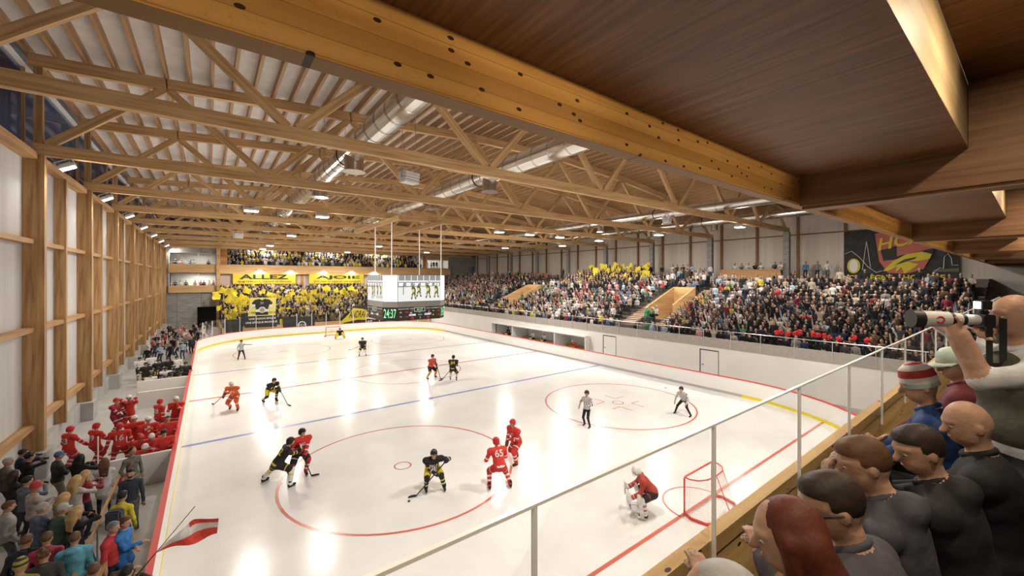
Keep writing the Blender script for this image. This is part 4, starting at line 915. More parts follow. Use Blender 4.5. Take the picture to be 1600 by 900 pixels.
def figure(**kw):
    """returns (Fig, info) facing +Y, feet on z=0, about 1.78 tall"""
    q = dict(DEF); q.update(kw); K = q['kind']; f = Fig(); b = q['bulk']; hk = K == 'hockey'
    hip = V3(*q['hip']); Rt = rotm(math.radians(q['twist']), math.radians(q['lean']), math.radians(q['side']))
    ri, fo, up = Rt[:, 0], Rt[:, 1], Rt[:, 2]
    belly = hip+up*.16; chest = hip+up*.36; nb = hip+up*.50; neck = hip+up*.58
    sw = (.175 if q['female'] else .20)+(.05 if hk else 0)
    shl, shr = nb-ri*sw-up*.045, nb+ri*sw-up*.045
    top = 'top'; pants = 'pants'
    # torso
    tb = b
    if hk:
        f.ell(chest, (.215, .155, .21), top, .05, Rt); f.ell(belly, (.20, .155, .20), top, .05, Rt, bands=[(.0, .25, 'trim2')]); f.cone(shl+up*.02, shr+up*.02, .105, .105, top, .05)
        f.ell(hip+up*.03, (.205, .17, .17), top, .04, Rt, bands=[(.12, .34, 'trim'), (0, .12, top)])
        f.ell(hip-V3(0, 0, .06), (.19, .16, .15), pants, .04)
    else:
        f.ell(chest, (.165*tb if q['female'] else .185*tb, .125*tb, .20), top, .05, Rt); f.ell(belly, (.145*tb, .115*tb, .19), top, .05, Rt)
        f.cone(shl+up*.01-ri*-.01, shr+up*.01-ri*.01, .062*tb, .062*tb, top, .05)
        f.ell(hip+up*.02, (.165*tb, .13*tb, .12), top if not q['female'] else top, .04, Rt); f.ell(hip-V3(0, 0, .05), (.165, .13, .12), pants, .04)
        if q['female']: f.ell(chest+fo*.08-ri*.07+up*.02, (.06, .055, .06), top, .03, Rt); f.ell(chest+fo*.08+ri*.07+up*.02, (.06, .055, .06), top, .03, Rt)
    if not hk: f.cone(neck-up*.03, shl+up*.005, .045, .05*min(b, 1.2), top, .05); f.cone(neck-up*.03, shr+up*.005, .045, .05*min(b, 1.2), top, .05)
    # head
    Rh = rotm(math.radians(q['hy']+q['twist']), math.radians(q['hp']+q['lean']*.35)); hu, hf, hr_ = Rh[:, 2], Rh[:, 1], Rh[:, 0]; S = q['head']
    hc = neck+up*.03+hu*.12*S+hf*.02
    f.cone(nb+up*(.035 if not hk else -.02), neck+hu*.05, .058, .055, 'skin', .02)
    f.ell(hc+hu*.01, V3(.076, .096, .112)*S, 'skin', .02, Rh); f.ell(hc-hu*.055*S+hf*.022*S, V3(.056, .066, .06)*S, q.get('beardlab', 'skin'), .03, Rh)
    f.cone(hc+hf*.088*S+hu*.015*S, hc+hf*.112*S-hu*.022*S, .010*S, .015*S, 'skin', .012)
    for sgn in (-1, 1): f.ell(hc+hr_*sgn*.078*S-hu*.01*S-hf*.005*S, V3(.010, .018, .028)*S, 'skin', .006, Rh)
    f.ell(hc+hf*.078*S+hu*.03*S, V3(.052, .018, .012)*S, 'skin', .015, Rh)
    if q.get('hairin'): f.ell(hc+hu*.034*S-hf*.022*S, V3(.083, .097, .100)*S, 'hair', .01, Rh)
    if q.get('longin'): f.cone(hc-hf*.06, hc-hf*.10-up*.28, .07, .05, 'hair', .02)
    # legs
    th, shn = .43, .42
    info = dict(hc=hc, Rh=Rh, Rt=Rt, chest=chest, hip=hip, nb=nb, S=S)
    for sgn, foot, toe, kn, nm in ((-1, q['fl'], q['toel'], q['kneel'], 'l'), (1, q['fr'], q['toer'], q['kneer'], 'r')):
        toe = q['toe'] if toe is None else toe
        h0 = hip+V3(sgn*.095, 0, -.04); ank = V3(*foot)+V3(0, 0, .09+(.06 if hk else 0)); k_, ank = ik(h0, ank, th, shn, V3(*kn)+V3(sgn*q['spl'], 0, 0))
        td = V3(math.sin(math.radians(-toe)), math.cos(math.radians(toe)), 0)
        if hk:
            f.cone(h0, h0+(k_-h0)*.86, .135, .115, pants, .04, bands=[(.62, .70, 'trim')]); f.cone(h0+(k_-h0)*.8, k_, .095, .085, 'sock', .03)
            f.cone(k_, ank, .088, .066, 'sock', .03, bands=[(.30, .42, 'trim'), (.62, .74, 'trim2')]); f.ell(k_+V3(0, .02, 0), (.08, .085, .09), 'sock', .03)
            f.cone(ank+V3(0, 0, .05), ank-td*.0-V3(0, 0, .03), .056, .052, 'shoe', .02); f.cone(ank-V3(0, 0, .055)-td*.05, ank-V3(0, 0, .06)+td*.15, .043, .040, 'shoe', .03)
        else:
            wl = 1.0 if not q['skirt'] else .85
            f.cone(h0, k_, .092*wl, .062*wl, pants, .04); f.cone(k_, ank, .062*wl, .046*wl, q.get('shinlab', pants), .03)
            f.cone(ank-V3(0, 0, .045)-td*.045, ank-V3(0, 0, .055)+td*.16, .040, .034, 'shoe', .02)
        info['k'+nm] = k_; info['a'+nm] = ank; info['td'+nm] = td
    if q['skirt']:   # coat or dress below the waist
        f.cone(hip+V3(0, 0, .02), hip-V3(0, 0, q['skirt']), .15, .20, top, .05)
    # arms
    for sgn, sh, hand, pole, nm in ((-1, shl, q['hl'], q['el'], 'l'), (1, shr, q['hr'], q['er'], 'r')):
        e_, wv = ik(sh, V3(*hand), .29, .26, V3(*pole)); aw = .075 if hk else .055*min(b, 1.25); fw_ = .066 if hk else .043*min(b, 1.25)
        f.cone(sh, e_, aw, aw*.86, top, .04, bands=([(.72, .86, 'trim')] if hk else ([(.45, .75, 'trim2')] if q.get('armband') and sgn > 0 else None))); f.cone(e_, wv, aw*.84, fw_, q.get('sleeve', top), .03, bands=([(.35, .5, 'trim2')] if hk else None))
        hd = unit(wv-e_); g = 'glove' if hk else 'skin'
        if hk:
            f.cone(wv-hd*.05, wv+hd*.03, .066, .06, 'glove', .02); f.ell(wv+hd*.075, (.052, .055, .06), 'glove', .02)
            f.cone(wv+hd*.03+V3(-sgn*.03, .02, 0), wv+hd*.09+V3(-sgn*.05, .03, .0), .022, .02, 'glove', .01)
        else:
            side = unit(np.cross(hd, V3(0, 0, 1) if abs(hd[2]) < .8 else V3(0, 1, 0))); nrm = np.cross(side, hd)
            f.cone(wv, wv+hd*.04, .030, .034, g, .02); f.ell(wv+hd*.065, (.036, .036, .036), g, .02)
            if q['hands'] == 'fingers':
                cu = -nrm if nrm[2] > 0 else nrm
                for j, (o, l) in enumerate(((-.030, .078), (-.010, .088), (.010, .084), (.028, .066))):
                    p0 = wv+hd*.085+side*o; p1 = p0+unit(hd+cu*.25)*l*.55; p2 = p1+unit(hd+cu*.9)*l*.5
                    f.cone(p0, p1, .0105, .0095, g, .006); f.cone(p1, p2, .0095, .0085, g, .004)
                p0 = wv+hd*.04-side*.03*sgn; p1 = p0+unit(hd-side*sgn*.8)*.045; f.cone(p0, p1, .013, .011, g, .008); f.cone(p1, p1+unit(hd+cu*.3)*.03, .011, .010, g, .004)
            else:
                f.cone(wv+hd*.07, wv+hd*.15, .034, .024, g, .02); f.cone(wv+hd*.04, wv+hd*.09-side*.04*sgn, .016, .013, g, .01)
        info['w'+nm] = wv; info['h'+nm] = wv+hd*.075; info['e'+nm] = e_
    if not hk: f.ell(nb-up*.055-fo*.040, (.150*min(b, 1.15), .080, .085), top, .05, Rt); f.ell(nb+up*.012-fo*.030, (.088, .070, .060), top, .03, Rt)
    if q['hoodie']:
        f.ell(nb+up*.03-fo*.09, (.12, .075, .07), top, .04, Rt); f.cone(nb+up*.035-ri*.09+fo*.0, nb+up*.0+fo*.10, .035, .03, top, .03); f.cone(nb+up*.035+ri*.09, nb+fo*.10, .035, .03, top, .03)
    elif not hk: f.cone(nb-fo*.02-ri*.05, nb-fo*.02+ri*.05, .045, .045, top, .03)
    return f, info
LABS = ['skin', 'top', 'pants', 'shoe', 'glove', 'sock', 'trim', 'trim2', 'hair', 'beard']
_cm = {}
def cmat(c, rough=.75, name='cloth'):
    k = (tuple(round(x, 3) for x in c), rough)
    if k not in _cm:
        m, nt, p = new_mat(name); t = nt.nodes.new('ShaderNodeTexCoord'); n = nt.nodes.new('ShaderNodeTexNoise'); n.inputs['Scale'].default_value = 9; n.inputs['Detail'].default_value = 5
        link(nt, t.outputs['Object'], n.inputs['Vector']); cc = ramp(nt, n.outputs['Fac'], [(.3, [x*.78 for x in c]), (.7, [min(1, x*1.15) for x in c])]); link(nt, cc, p.inputs['Base Color'])
        p.inputs['Roughness'].default_value = rough; p.inputs['Specular IOR Level'].default_value = .25
        b = nt.nodes.new('ShaderNodeBump'); b.inputs['Strength'].default_value = .5; b.inputs['Distance'].default_value = .03; link(nt, n.outputs['Fac'], b.inputs['Height']); link(nt, b.outputs['Normal'], p.inputs['Normal'])
        _cm[k] = m
    return _cm[k]
SKIN = (.52, .30, .20)
def cols(**k):
    d = dict(skin=SKIN, top=(.5, .5, .5), pants=(.05, .05, .06), shoe=(.03, .03, .03), glove=(.02, .02, .02), sock=(.5, .5, .5), trim=(.8, .8, .8), trim2=(.8, .8, .8), hair=(.06, .035, .02), beard=(.07, .04, .025)); d.update(k)
    return [cmat(d[l], .5 if l == 'skin' else .75) for l in LABS]
HAIRC = dict(dark=(.035, .022, .016), brown=(.11, .055, .028), blond=(.46, .31, .14), grey=(.32, .31, .30), red=(.22, .06, .03), redd=(.10, .024, .014), black=(.012, .011, .011), greyblue=(.18, .2, .24))
def hair_mesh(info, style, vox=.012):
    f = Fig(); hc, R_, S = info['hc'], info['Rh'], info['S']; hr_, hf, hu = R_[:, 0], R_[:, 1], R_[:, 2]; up = info['Rt'][:, 2]; fo = info['Rt'][:, 1]
    f.ell(hc+hu*.030*S-hf*.014*S, V3(.082, .098, .096)*S, 'hair', .02, R_)
    if style == 'short': f.ell(hc+hu*.075*S+hf*.035*S, V3(.062, .058, .042)*S, 'hair', .03, R_)
    if style in ('long', 'bob', 'wavy'):
        L = {'long': .36, 'wavy': .34, 'bob': .12}[style]; w_ = .075 if style != 'wavy' else .095
        for o, dz in ((-.055, 0), (0, .02), (.055, 0)):
            p0 = hc-hf*.05*S+hr_*o*S; p1 = p0-hf*.03-V3(0, 0, .13)-fo*.03; f.cone(p0, p1, w_*.75, w_*.72, 'hair', .03)
            if o: f.cone(hc+hr_*o*1.35*S+hf*.012*S+hu*.02, hc+hr_*o*1.5*S-hf*.01-V3(0, 0, .15), .030, .028, 'hair', .02)
            if L > .2: f.cone(p1, p1-up*(L-.1)-fo*.02, w_*.72, w_*.42, 'hair', .03)
    if style == 'bun': f.ell(hc-hf*.10*S+hu*.03*S, (.045, .045, .045), 'hair', .02)
    if style == 'pony': f.cone(hc-hf*.09*S+hu*.04*S, hc-hf*.16-hu*.12, .035, .02, 'hair', .02)
    if style == 'curly':
        rnd = random.Random(3)
        for i in range(26):
            a, e_ = rnd.uniform(0, 2*PI), rnd.uniform(-.1, 1.3); d = hr_*math.cos(a)*math.cos(e_)*.085+hf*(math.sin(a)*math.cos(e_)*.095-.015)+hu*(.03+math.sin(e_)*.10); f.ell(hc+d*S, (.026, .026, .026), 'hair', .01)
    me = f.mesh('hair', vox, [], LABS)
    # keep the face clear
    loc = hc+hf*.105*S-hu*.02*S; bm = bmesh.new(); bm.from_mesh(me)
    c1 = hc+hf*(.030 if style in ('short', 'bun', 'pony') else .048)*S; c2 = hc+hu*(.052 if style != 'curly' else .06)*S+hf*.03*S; n2_ = unit(hu-hf*.25)
    bmesh.ops.bisect_plane(bm, geom=bm.verts[:]+bm.edges[:]+bm.faces[:], plane_co=c1, plane_no=hf)
    bmesh.ops.bisect_plane(bm, geom=bm.verts[:]+bm.edges[:]+bm.faces[:], plane_co=c2, plane_no=n2_)
    kill = [f_ for f_ in bm.faces if (np.array(f_.calc_center_median())-c1)@hf > 0 and (np.array(f_.calc_center_median())-c2)@n2_ < 0]
    bmesh.ops.delete(bm, geom=kill, context='FACES'); bm.to_mesh(me); bm.free(); me.polygons.foreach_set('material_index', [0]*len(me.polygons)); me.polygons.foreach_set('use_smooth', [True]*len(me.polygons)); return me
def hat_mesh(info, style):
    hc, R_, S = info['hc'], info['Rh'], info['S']; b = MB(); Rm = Matrix(R_.tolist())
    def T(v): return tuple(Vector(hc)+Rm @ Vector(v))
    n = 20; rings = []
    prof = {'cap': [(.0, .125), (.06, .118), (.088, .085), (.094, .045), (.094, .02)], 'beanie': [(0, .165), (.05, .155), (.085, .12), (.096, .07), (.098, .03), (.099, .0)], 'helmet': [(0, .142), (.06, .136), (.098, .10), (.115, .05), (.116, -.0), (.11, -.045)]}[style]
    vs = []; 
    for r, z in prof:
        for i in range(n):
            a = 2*PI*i/n; x, y = math.cos(a), math.sin(a); zz = z
            if style == 'helmet' and z < .02 and y > .35: zz = .035
            if style == 'helmet' and z < -.02 and y < -.4: zz = z-.02
            vs.append(T((x*r*S*.92, y*r*S*1.08-.008*S, zz*S)))
    fs = [(j*n+i, j*n+(i+1) % n, (j+1)*n+(i+1) % n, (j+1)*n+i) for j in range(len(prof)-1) for i in range(n)]
    mi = [1 if (style == 'beanie' and j in (1, 3)) else (2 if style == 'beanie' and j == 4 else 0) for j in range(len(prof)-1) for i in range(n)]
    o = len(b.v); b.v += vs; b.f += [tuple(reversed(f)) for f in fs]; b.m += mi
    if style == 'cap':
        vs = []; m_ = 9
        for i in range(m_):
            a = PI*.12+PI*.76*i/(m_-1); vs += [T((math.cos(a)*.085*S, math.sin(a)*.095*S, .03*S)), T((math.cos(a)*.075*S, (math.sin(a)*.09+.075*math.sin(a)**.5)*S, .018*S)), T((math.cos(a)*.085*S, math.sin(a)*.095*S, .022*S)), T((math.cos(a)*.075*S, (math.sin(a)*.09+.075*math.sin(a)**.5)*S, .010*S))]
        fs = []
        for i in range(m_-1): a = 4*i; fs += [(a, a+4, a+5, a+1), (a+3, a+7, a+6, a+2), (a+1, a+5, a+7, a+3)]
        b.add(vs, fs)
    if style == 'helmet':
        for k in range(3): b.add([T((x*S, y*S, z*S)) for x, y, z in ((-.05+.035*k, -.09, .128), (-.035+.035*k, -.09, .128), (-.035+.035*k, .07, .138), (-.05+.035*k, .07, .138))], [(0, 1, 2, 3)], 1)
    return b
# ------------------------------------------------------------------ placing people
def ray_at(px, py, z=None, y=None):
    d = FW+RT*((px-800)/FPX)+Vector((0, 0, 1))*((435.9-py)/FPX)
    t = (z-CAMP.z)/d.z if z is not None else (y-CAMP.y)/d.y
    return CAMP+d*t
def heading(pos, phi):
    v = Vector((pos.x-CAMP.x, pos.y-CAMP.y)).normalized(); r = Vector((v.y, -v.x)); a = math.radians(phi)
    h = v*math.cos(a)+r*math.sin(a); return math.atan2(-h.x, h.y)
def stripes(name, c1, c2, freq=9):
    m, nt, p = new_mat(name); t = nt.nodes.new('ShaderNodeTexCoord'); sp = nt.nodes.new('ShaderNodeSeparateXYZ'); link(nt, t.outputs['Object'], sp.inputs[0])
    ml = nt.nodes.new('ShaderNodeMath'); ml.operation = 'MULTIPLY'; ml.inputs[1].default_value = freq*2; link(nt, sp.outputs[0], ml.inputs[0])
    fr = nt.nodes.new('ShaderNodeMath'); fr.operation = 'FRACT'; link(nt, ml.outputs[0], fr.inputs[0]); lt = nt.nodes.new('ShaderNodeMath'); lt.operation = 'LESS_THAN'; lt.inputs[1].default_value = .5; link(nt, fr.outputs[0], lt.inputs[0])
    link(nt, mixc(nt, lt.outputs[0], c1, c2), p.inputs['Base Color']); p.inputs['Roughness'].default_value = .8; return m
M['refstripe'] = stripes('official_stripes', (.75, .75, .75), (.02, .02, .02)); M['plaid'] = stripes('plaid_shirt', (.035, .06, .10), (.015, .02, .03), 14)
M['eye'] = plain('eye_white', (.42, .40, .38), .3); M['iris'] = plain('iris_dark', (.02, .015, .01), .2); M['lip'] = plain('lip', (.38, .13, .11), .5); M['steelblade'] = plain('skate_steel', (.75, .75, .76), .25, metal=1)
def decal(s, size, mat, body, info, front=False, off=0, dx=0, shear=0, name='lettering', bold=.006):
    """lettering laid onto the chest or back surface"""
    me = text_mesh(s, size, shear=shear, bold=bold).copy(); me.materials.clear(); me.materials.append(mat)
    bv = BVHTree.FromPolygons([v.co[:] for v in body.data.vertices], [p.vertices[:] for p in body.data.polygons])
    Rt = info['Rt']; ri, fo, up = Rt[:, 0], Rt[:, 1], Rt[:, 2]; sg = -1 if front else 1
    bm = bmesh.new(); bm.from_mesh(me); bmesh.ops.triangulate(bm, faces=bm.faces[:])
    for v in bm.verts:
        o = info['chest']+ri*(v.co.x+dx)*sg+up*(v.co.y+off)-fo*sg*1.0; h = bv.ray_cast(Vector(o), Vector(fo*sg), 1.5)
        p = h[0] if h[0] is not None else Vector(o+fo*sg*.85); v.co = p-Vector(fo*sg)*.014
    bm.to_mesh(me); bm.free(); return put(me, name, body)
def face_parts(body, info, S=1.0):
    hc, R_ = info['hc'], info['Rh']; S = info['S']; hr_, hf, hu = R_[:, 0], R_[:, 1], R_[:, 2]
    for sg in (-1, 1):
        b = MB(); c = hc+hr_*sg*.031*S+hf*.080*S+hu*.004*S; b.ell(tuple(c), (.0125*S, .0125*S, .008*S), 8); b.ell(tuple(c+hf*.0075*S), (.006*S, .006*S, .006*S), 8, 1); put(b.mesh('eye', [M['eye'], M['iris']], smooth=True), 'eye', body)
    b = MB(); b.ell(tuple(hc+hf*.087*S-hu*.052*S), (.024*S, .009*S, .007*S), 10); put(b.mesh('mouth', M['lip'], smooth=True), 'mouth', body)
def person(pos, rz, label, c=None, hair=None, hairc='dark', hat=None, hatc=None, vox=.018, scale=1.0, group=None, face=False, **k):
    f, i = figure(**k); me = f.mesh('person', vox, c or cols(), LABS)
    o = put(me, 'person', None, pos, (0, 0, rz)); o.scale = (scale,)*3; tag(o, label, 'person', group)
    if hair: h = hair_mesh(i, hair, max(.012, vox*.7)); h.materials.clear(); h.materials.append(cmat(HAIRC[hairc], .55, 'hair')); put(h, 'hair', o)
    if hat: put(hat_mesh(i, hat).mesh(hat, [cmat(x, .5) for x in (hatc or [(.5, .5, .5)]*3)], smooth=True), hat, o)
    if face: face_parts(o, i)
    if face and k.get('kind') != 'hockey':
        b = MB(); nb, Rt = i['nb'], i['Rt']; b.tube([tuple(nb+Rt[:, 0]*math.sin(a)*.062+Rt[:, 1]*(math.cos(a)*.062+.010)+Rt[:, 2]*(.074-.022*math.cos(a))) for a in np.linspace(0, 2*PI, 21)[:-1]], .019, 8, closed=True); put(b.mesh('collar', (c or cols())[1], smooth=True), 'collar', o)
    o['_'] = 0; del o['_']; return o, i
def wpt(o, p): return Matrix.LocRotScale(o.location, o.rotation_euler, o.scale) @ Vector(p)
def lpt(pos, rz, p): return np.array(Matrix.Rotation(-rz, 3, 'Z') @ (Vector(p)-Vector(pos)))
def stick(label, T, B, mat='black', goalie=False, shaft=None):
    """hockey stick from butt end T to heel B on the ice, blade turned along the ice"""
    T, B = Vector(T), Vector(B); d = (B-T).normalized(); T2 = T-d*.12
    b = MB(); b.bar(T2, B, .028, .034); o = thing('hockey_stick', label, 'hockey stick', tuple(B), 0, 'hockey sticks')
    put(b.mesh('shaft', M[mat] if shaft is None else shaft, tuple(B)), 'shaft', o)
    h = Vector((d.x, d.y, 0)).normalized(); z = .035; b = MB()
    P_ = [(0, .0), (.06, .0), (.16, .005), (.27, .03)]; hh = .075 if not goalie else .10
    vs = []
    for s_, cv in P_:
        p = B+h*s_+Vector((-h.y, h.x, 0))*cv*1.2; vs += [(p.x, p.y, B.z-.02), (p.x, p.y, B.z-.02+hh*(1-.3*(s_ > .25)))]; q_ = p+Vector((-h.y, h.x, 0))*.02; vs += [(q_.x, q_.y, B.z-.02), (q_.x, q_.y, B.z-.02+hh*(1-.3*(s_ > .25)))]
    fs = []
    for j in range(3): a = 4*j; fs += [(a, a+4, a+5, a+1), (a+2, a+3, a+7, a+6), (a+1, a+5, a+7, a+3), (a, a+2, a+6, a+4)]
    fs += [(0, 1, 3, 2), (12, 14, 15, 13)]; b.add(vs, fs); put(b.mesh('blade', M['white'] if goalie else M[mat], tuple(B)), 'blade', o)
    if goalie: b = MB(); b.bar(T.lerp(B, .55), B, .02, .09); put(b.mesh('paddle', M['black'], tuple(B)), 'paddle', o)
    return o
def skates(o, i):
    for nm in 'lr':
        a, td = i['a'+nm], i['td'+nm]; z = max(.0, a[2]-.135); b = MB(); c = a-V3(0, 0, .11)
        b.bar(tuple(a+td*-.10-V3(0, 0, .13)), tuple(a+td*.19-V3(0, 0, .13)), .012, .035); b.bar(tuple(a+td*-.07-V3(0, 0, .105)), tuple(a+td*.15-V3(0, 0, .105)), .035, .03, 1)
        put(b.mesh('skate_blade', [M['steelblade'], M['black']]), 'skate_blade', o)
RED = (.62, .045, .035); BLK = (.022, .022, .024); YEL = (.72, .58, .04); WHT = (.74, .73, .71); ORG = (.66, .12, .03)
TEAM = dict(
    red=cols(top=RED, pants=(.50, .035, .03), sock=RED, glove=(.28, .03, .025), shoe=BLK), redblack=cols(top=(.62, .10, .07), pants=BLK, sock=(.68, .33, .05), trim=BLK, trim2=(.62, .1, .07), glove=BLK),
    redwhite=cols(top=RED, pants=BLK, sock=(.40, .03, .04), trim=WHT, trim2=WHT, glove=BLK), black=cols(top=BLK, pants=BLK, sock=WHT, trim=YEL, trim2=WHT, glove=BLK), blackyel=cols(top=BLK, pants=YEL, sock=BLK, trim=YEL, trim2=WHT, glove=BLK),
    white=cols(top=WHT, pants=BLK, sock=WHT, trim=BLK, trim2=YEL, glove=BLK), orange=cols(top=ORG, pants=(.5, .08, .03), sock=ORG, glove=(.1, .05, .04), trim=WHT, trim2=ORG), maroon=cols(top=(.30, .03, .04), pants=(.25, .02, .03), sock=(.3, .03, .04), trim=WHT, trim2=WHT, glove=BLK))
HELM = dict(black=[(.02, .02, .022), (.5, .5, .5), BLK], red=[(.55, .03, .03), (.7, .7, .7), RED], white=[(.78, .77, .75), (.5, .5, .5), WHT])
def player(feet, phi, label, team, helm, pose, top=None, blade=None, tophand='r', number=None, front=None, group='hockey players on the ice', stickmat='black', scale=1.12, sticklabel=None, z0=0.0, vox=.018, pos=None):
    p = pos or ray_at(feet[0], feet[1], z=0); rz = heading(p, phi); k = dict(pose); k['kind'] = 'hockey'; k.setdefault('spl', .25)
    if blade:
        Bw = ray_at(blade[0], blade[1], z=.03); Bl = lpt(p, rz, Bw)/scale; T = V3(*top); lo = T+(Bl-T)*min(.38, .5/np.linalg.norm(Bl-T))
        if tophand == 'r': k['hr'], k['hl'] = T, lo
        else: k['hl'], k['hr'] = T, lo
    o, i = person((p.x, p.y, z0), rz, label, TEAM[team], hat='helmet', hatc=HELM[helm], group=group, vox=vox, scale=scale, hair=None, **k)
    skates(o, i); face_parts(o, i)
    if number: decal(number, .30 if len(number) < 3 else .2, cmat(WHT if team not in ('black', 'blackyel') else YEL), o, i, off=-.02, name='jersey_number')
    if front: decal(front, .13, cmat(WHT), o, i, front=True, off=.02, name='jersey_emblem')
    if blade: stick(sticklabel or 'hockey stick held by the '+' '.join(label.split()[:9]), wpt(o, i['h'+tophand]), Bw, stickmat)
    return o, i
CR = dict(hip=(0, -.14, .80), lean=34, hp=-8)          # skating crouch
LOW = dict(hip=(0, -.20, .70), lean=48, hp=-12)
player((365, 641), 205, 'player in orange and a white helmet skating by the far red line', 'orange', 'white', dict(CR, fl=(-.28, .16, 0), fr=(.26, -.22, 0), toe=10), top=(.18, .30, .98), blade=(334, 632), tophand='l', front='C')
player((424, 628), 150, 'black and yellow player bent low beside the player in orange', 'blackyel', 'black', dict(LOW, fl=(-.2, .12, 0), fr=(.30, -.28, 0)), top=(-.1, .42, .80), blade=(450, 633), tophand='r')
player((567, 556), 195, 'small black and white player upright before the far blue line', 'black', 'black', dict(CR, hip=(0, -.1, .84), lean=24, fl=(-.3, .02, 0), fr=(.3, .02, 0)), top=(-.1, .32, 1.0), blade=(547, 547), tophand='l')
player((674, 591), 140, 'player in faded red and black facing number 64', 'redblack', 'black', dict(CR, fl=(-.34, .0, 0), fr=(.36, .0, 0), lean=20, hip=(0, -.08, .83)), top=(-.12, .30, 1.0), blade=(688, 592), tophand='r')
player((708, 594), 12, 'black player with yellow number 64 seen from behind at centre ice', 'black', 'black', dict(CR, hip=(0, -.08, .84), lean=18, fl=(-.2, .05, 0), fr=(.26, -.12, 0)), top=(.10, .35, 1.0), blade=(690, 594), tophand='r', number='64')
player((436, 758), 62, 'black player with yellow back number leaning on a wide stride at the circle edge', 'black', 'black', dict(CR, hip=(0, -.05, .76), lean=36, twist=-20, fl=(-.62, -.18, 0), fr=(.50, .10, 0), spl=.8, hl=(-.05, .55, 1.0), hr=(.12, .58, .95)), number='82')
player((470, 741), 165, 'red jersey player in a black helmet gliding beside the black player', 'redwhite', 'black', dict(CR, hip=(0, -.1, .82), lean=22, fl=(-.12, .16, 0), fr=(.34, -.20, 0), hy=30), top=(.16, .30, 1.0), blade=(487, 744), tophand='r', front='HC')
player((679, 766), 172, 'black and yellow player low over the puck in the middle of the circle', 'blackyel', 'black', dict(LOW, hip=(.05, -.22, .74), lean=46, fl=(-.30, .10, 0), fr=(.28, .02, 0), hy=-15), top=(-.34, .26, 1.02), blade=(650, 775), tophand='l', stickmat='black', front='HCA')
player((779, 763), 340, 'red player with white number 65 seen from behind at the circle edge', 'red', 'red', dict(CR, hip=(0, -.1, .80), lean=30, fl=(-.30, .05, 0), fr=(.38, -.10, 0), hl=(-.30, .38, .82), hr=(.22, .42, .85), hy=25), number='65')
player((806, 723), 228, 'red player standing tall behind number 65, one leg stretched back', 'red', 'red', dict(CR, hip=(0, -.05, .83), lean=20, fl=(-.22, .18, 0), fr=(.28, -.30, 0)), top=(-.06, .34, 1.0), blade=(781, 722), tophand='l', front='HC')
# officials
ro = cols(top=(.6, .6, .6), pants=(.015, .015, .016), shoe=BLK, trim2=(.6, .05, .04)); ro[1] = M['refstripe']; ro[9] = ro[8]
def official(feet, phi, label, armband=False, **k):
    p = ray_at(feet[0], feet[1], z=0); o, i = person((p.x, p.y, .0), heading(p, phi), label, ro, hat='helmet', hatc=HELM['black'], group='officials in striped shirts', vox=.018, scale=1.06, armband=armband, bulk=1.12, **k)
    face_parts(o, i); return o
official((377, 562), 175, 'official in a striped shirt pointing one arm sideways near the far circle', hip=(0, 0, .90), fl=(-.28, 0, 0), fr=(.25, 0, 0), hl=(-.78, .12, 1.30), hr=(.26, .12, .86))
official((917, 666), 205, 'striped official with a red armband walking beside the face-off circle', True, hip=(0, 0, .90), fl=(-.20, .10, 0), fr=(.18, -.12, 0), hl=(-.25, .38, 1.15), hr=(.36, .10, .95))
official((1067, 648), 205, 'striped linesman leaning on his knees by the face-off circle', hip=(0, -.18, .80), lean=38, hp=-15, fl=(-.42, .0, 0), fr=(.42, .0, 0), hl=(-.30, .28, .70), hr=(.30, .28, .70))
# goaltenders
def pad(o, i, nm, mat, w_=.15):
    k_, a = i['k'+nm], i['a'+nm]; b = MB(); d = unit(a-k_); f_ = unit(i['td'+nm]); top_ = k_-d*.20+f_*.10; bot = a+d*.06+f_*.10
    side = np.cross(d, f_); vs = []
    for p, wd, th in ((top_, w_*.95, .05), (k_+f_*.11, w_, .07), ((k_+a)/2+f_*.09, w_*.9, .06), (bot, w_*.95, .05), (bot+f_*.12+d*.01, w_*.8, .03)):
        vs += [tuple(p-side*wd-f_*th), tuple(p+side*wd-f_*th), tuple(p+side*wd*.9+f_*th), tuple(p-side*wd*.9+f_*th)]
    fs = [(0, 1, 2, 3), (19, 18, 17, 16)]
    for j in range(4): q_ = 4*j; fs += [(q_, q_+4, q_+5, q_+1), (q_+1, q_+5, q_+6, q_+2), (q_+2, q_+6, q_+7, q_+3), (q_+3, q_+7, q_+4, q_)]
    b.add(vs, fs); put(b.mesh('leg_pad', mat, bevel=.015), 'leg_pad', o)
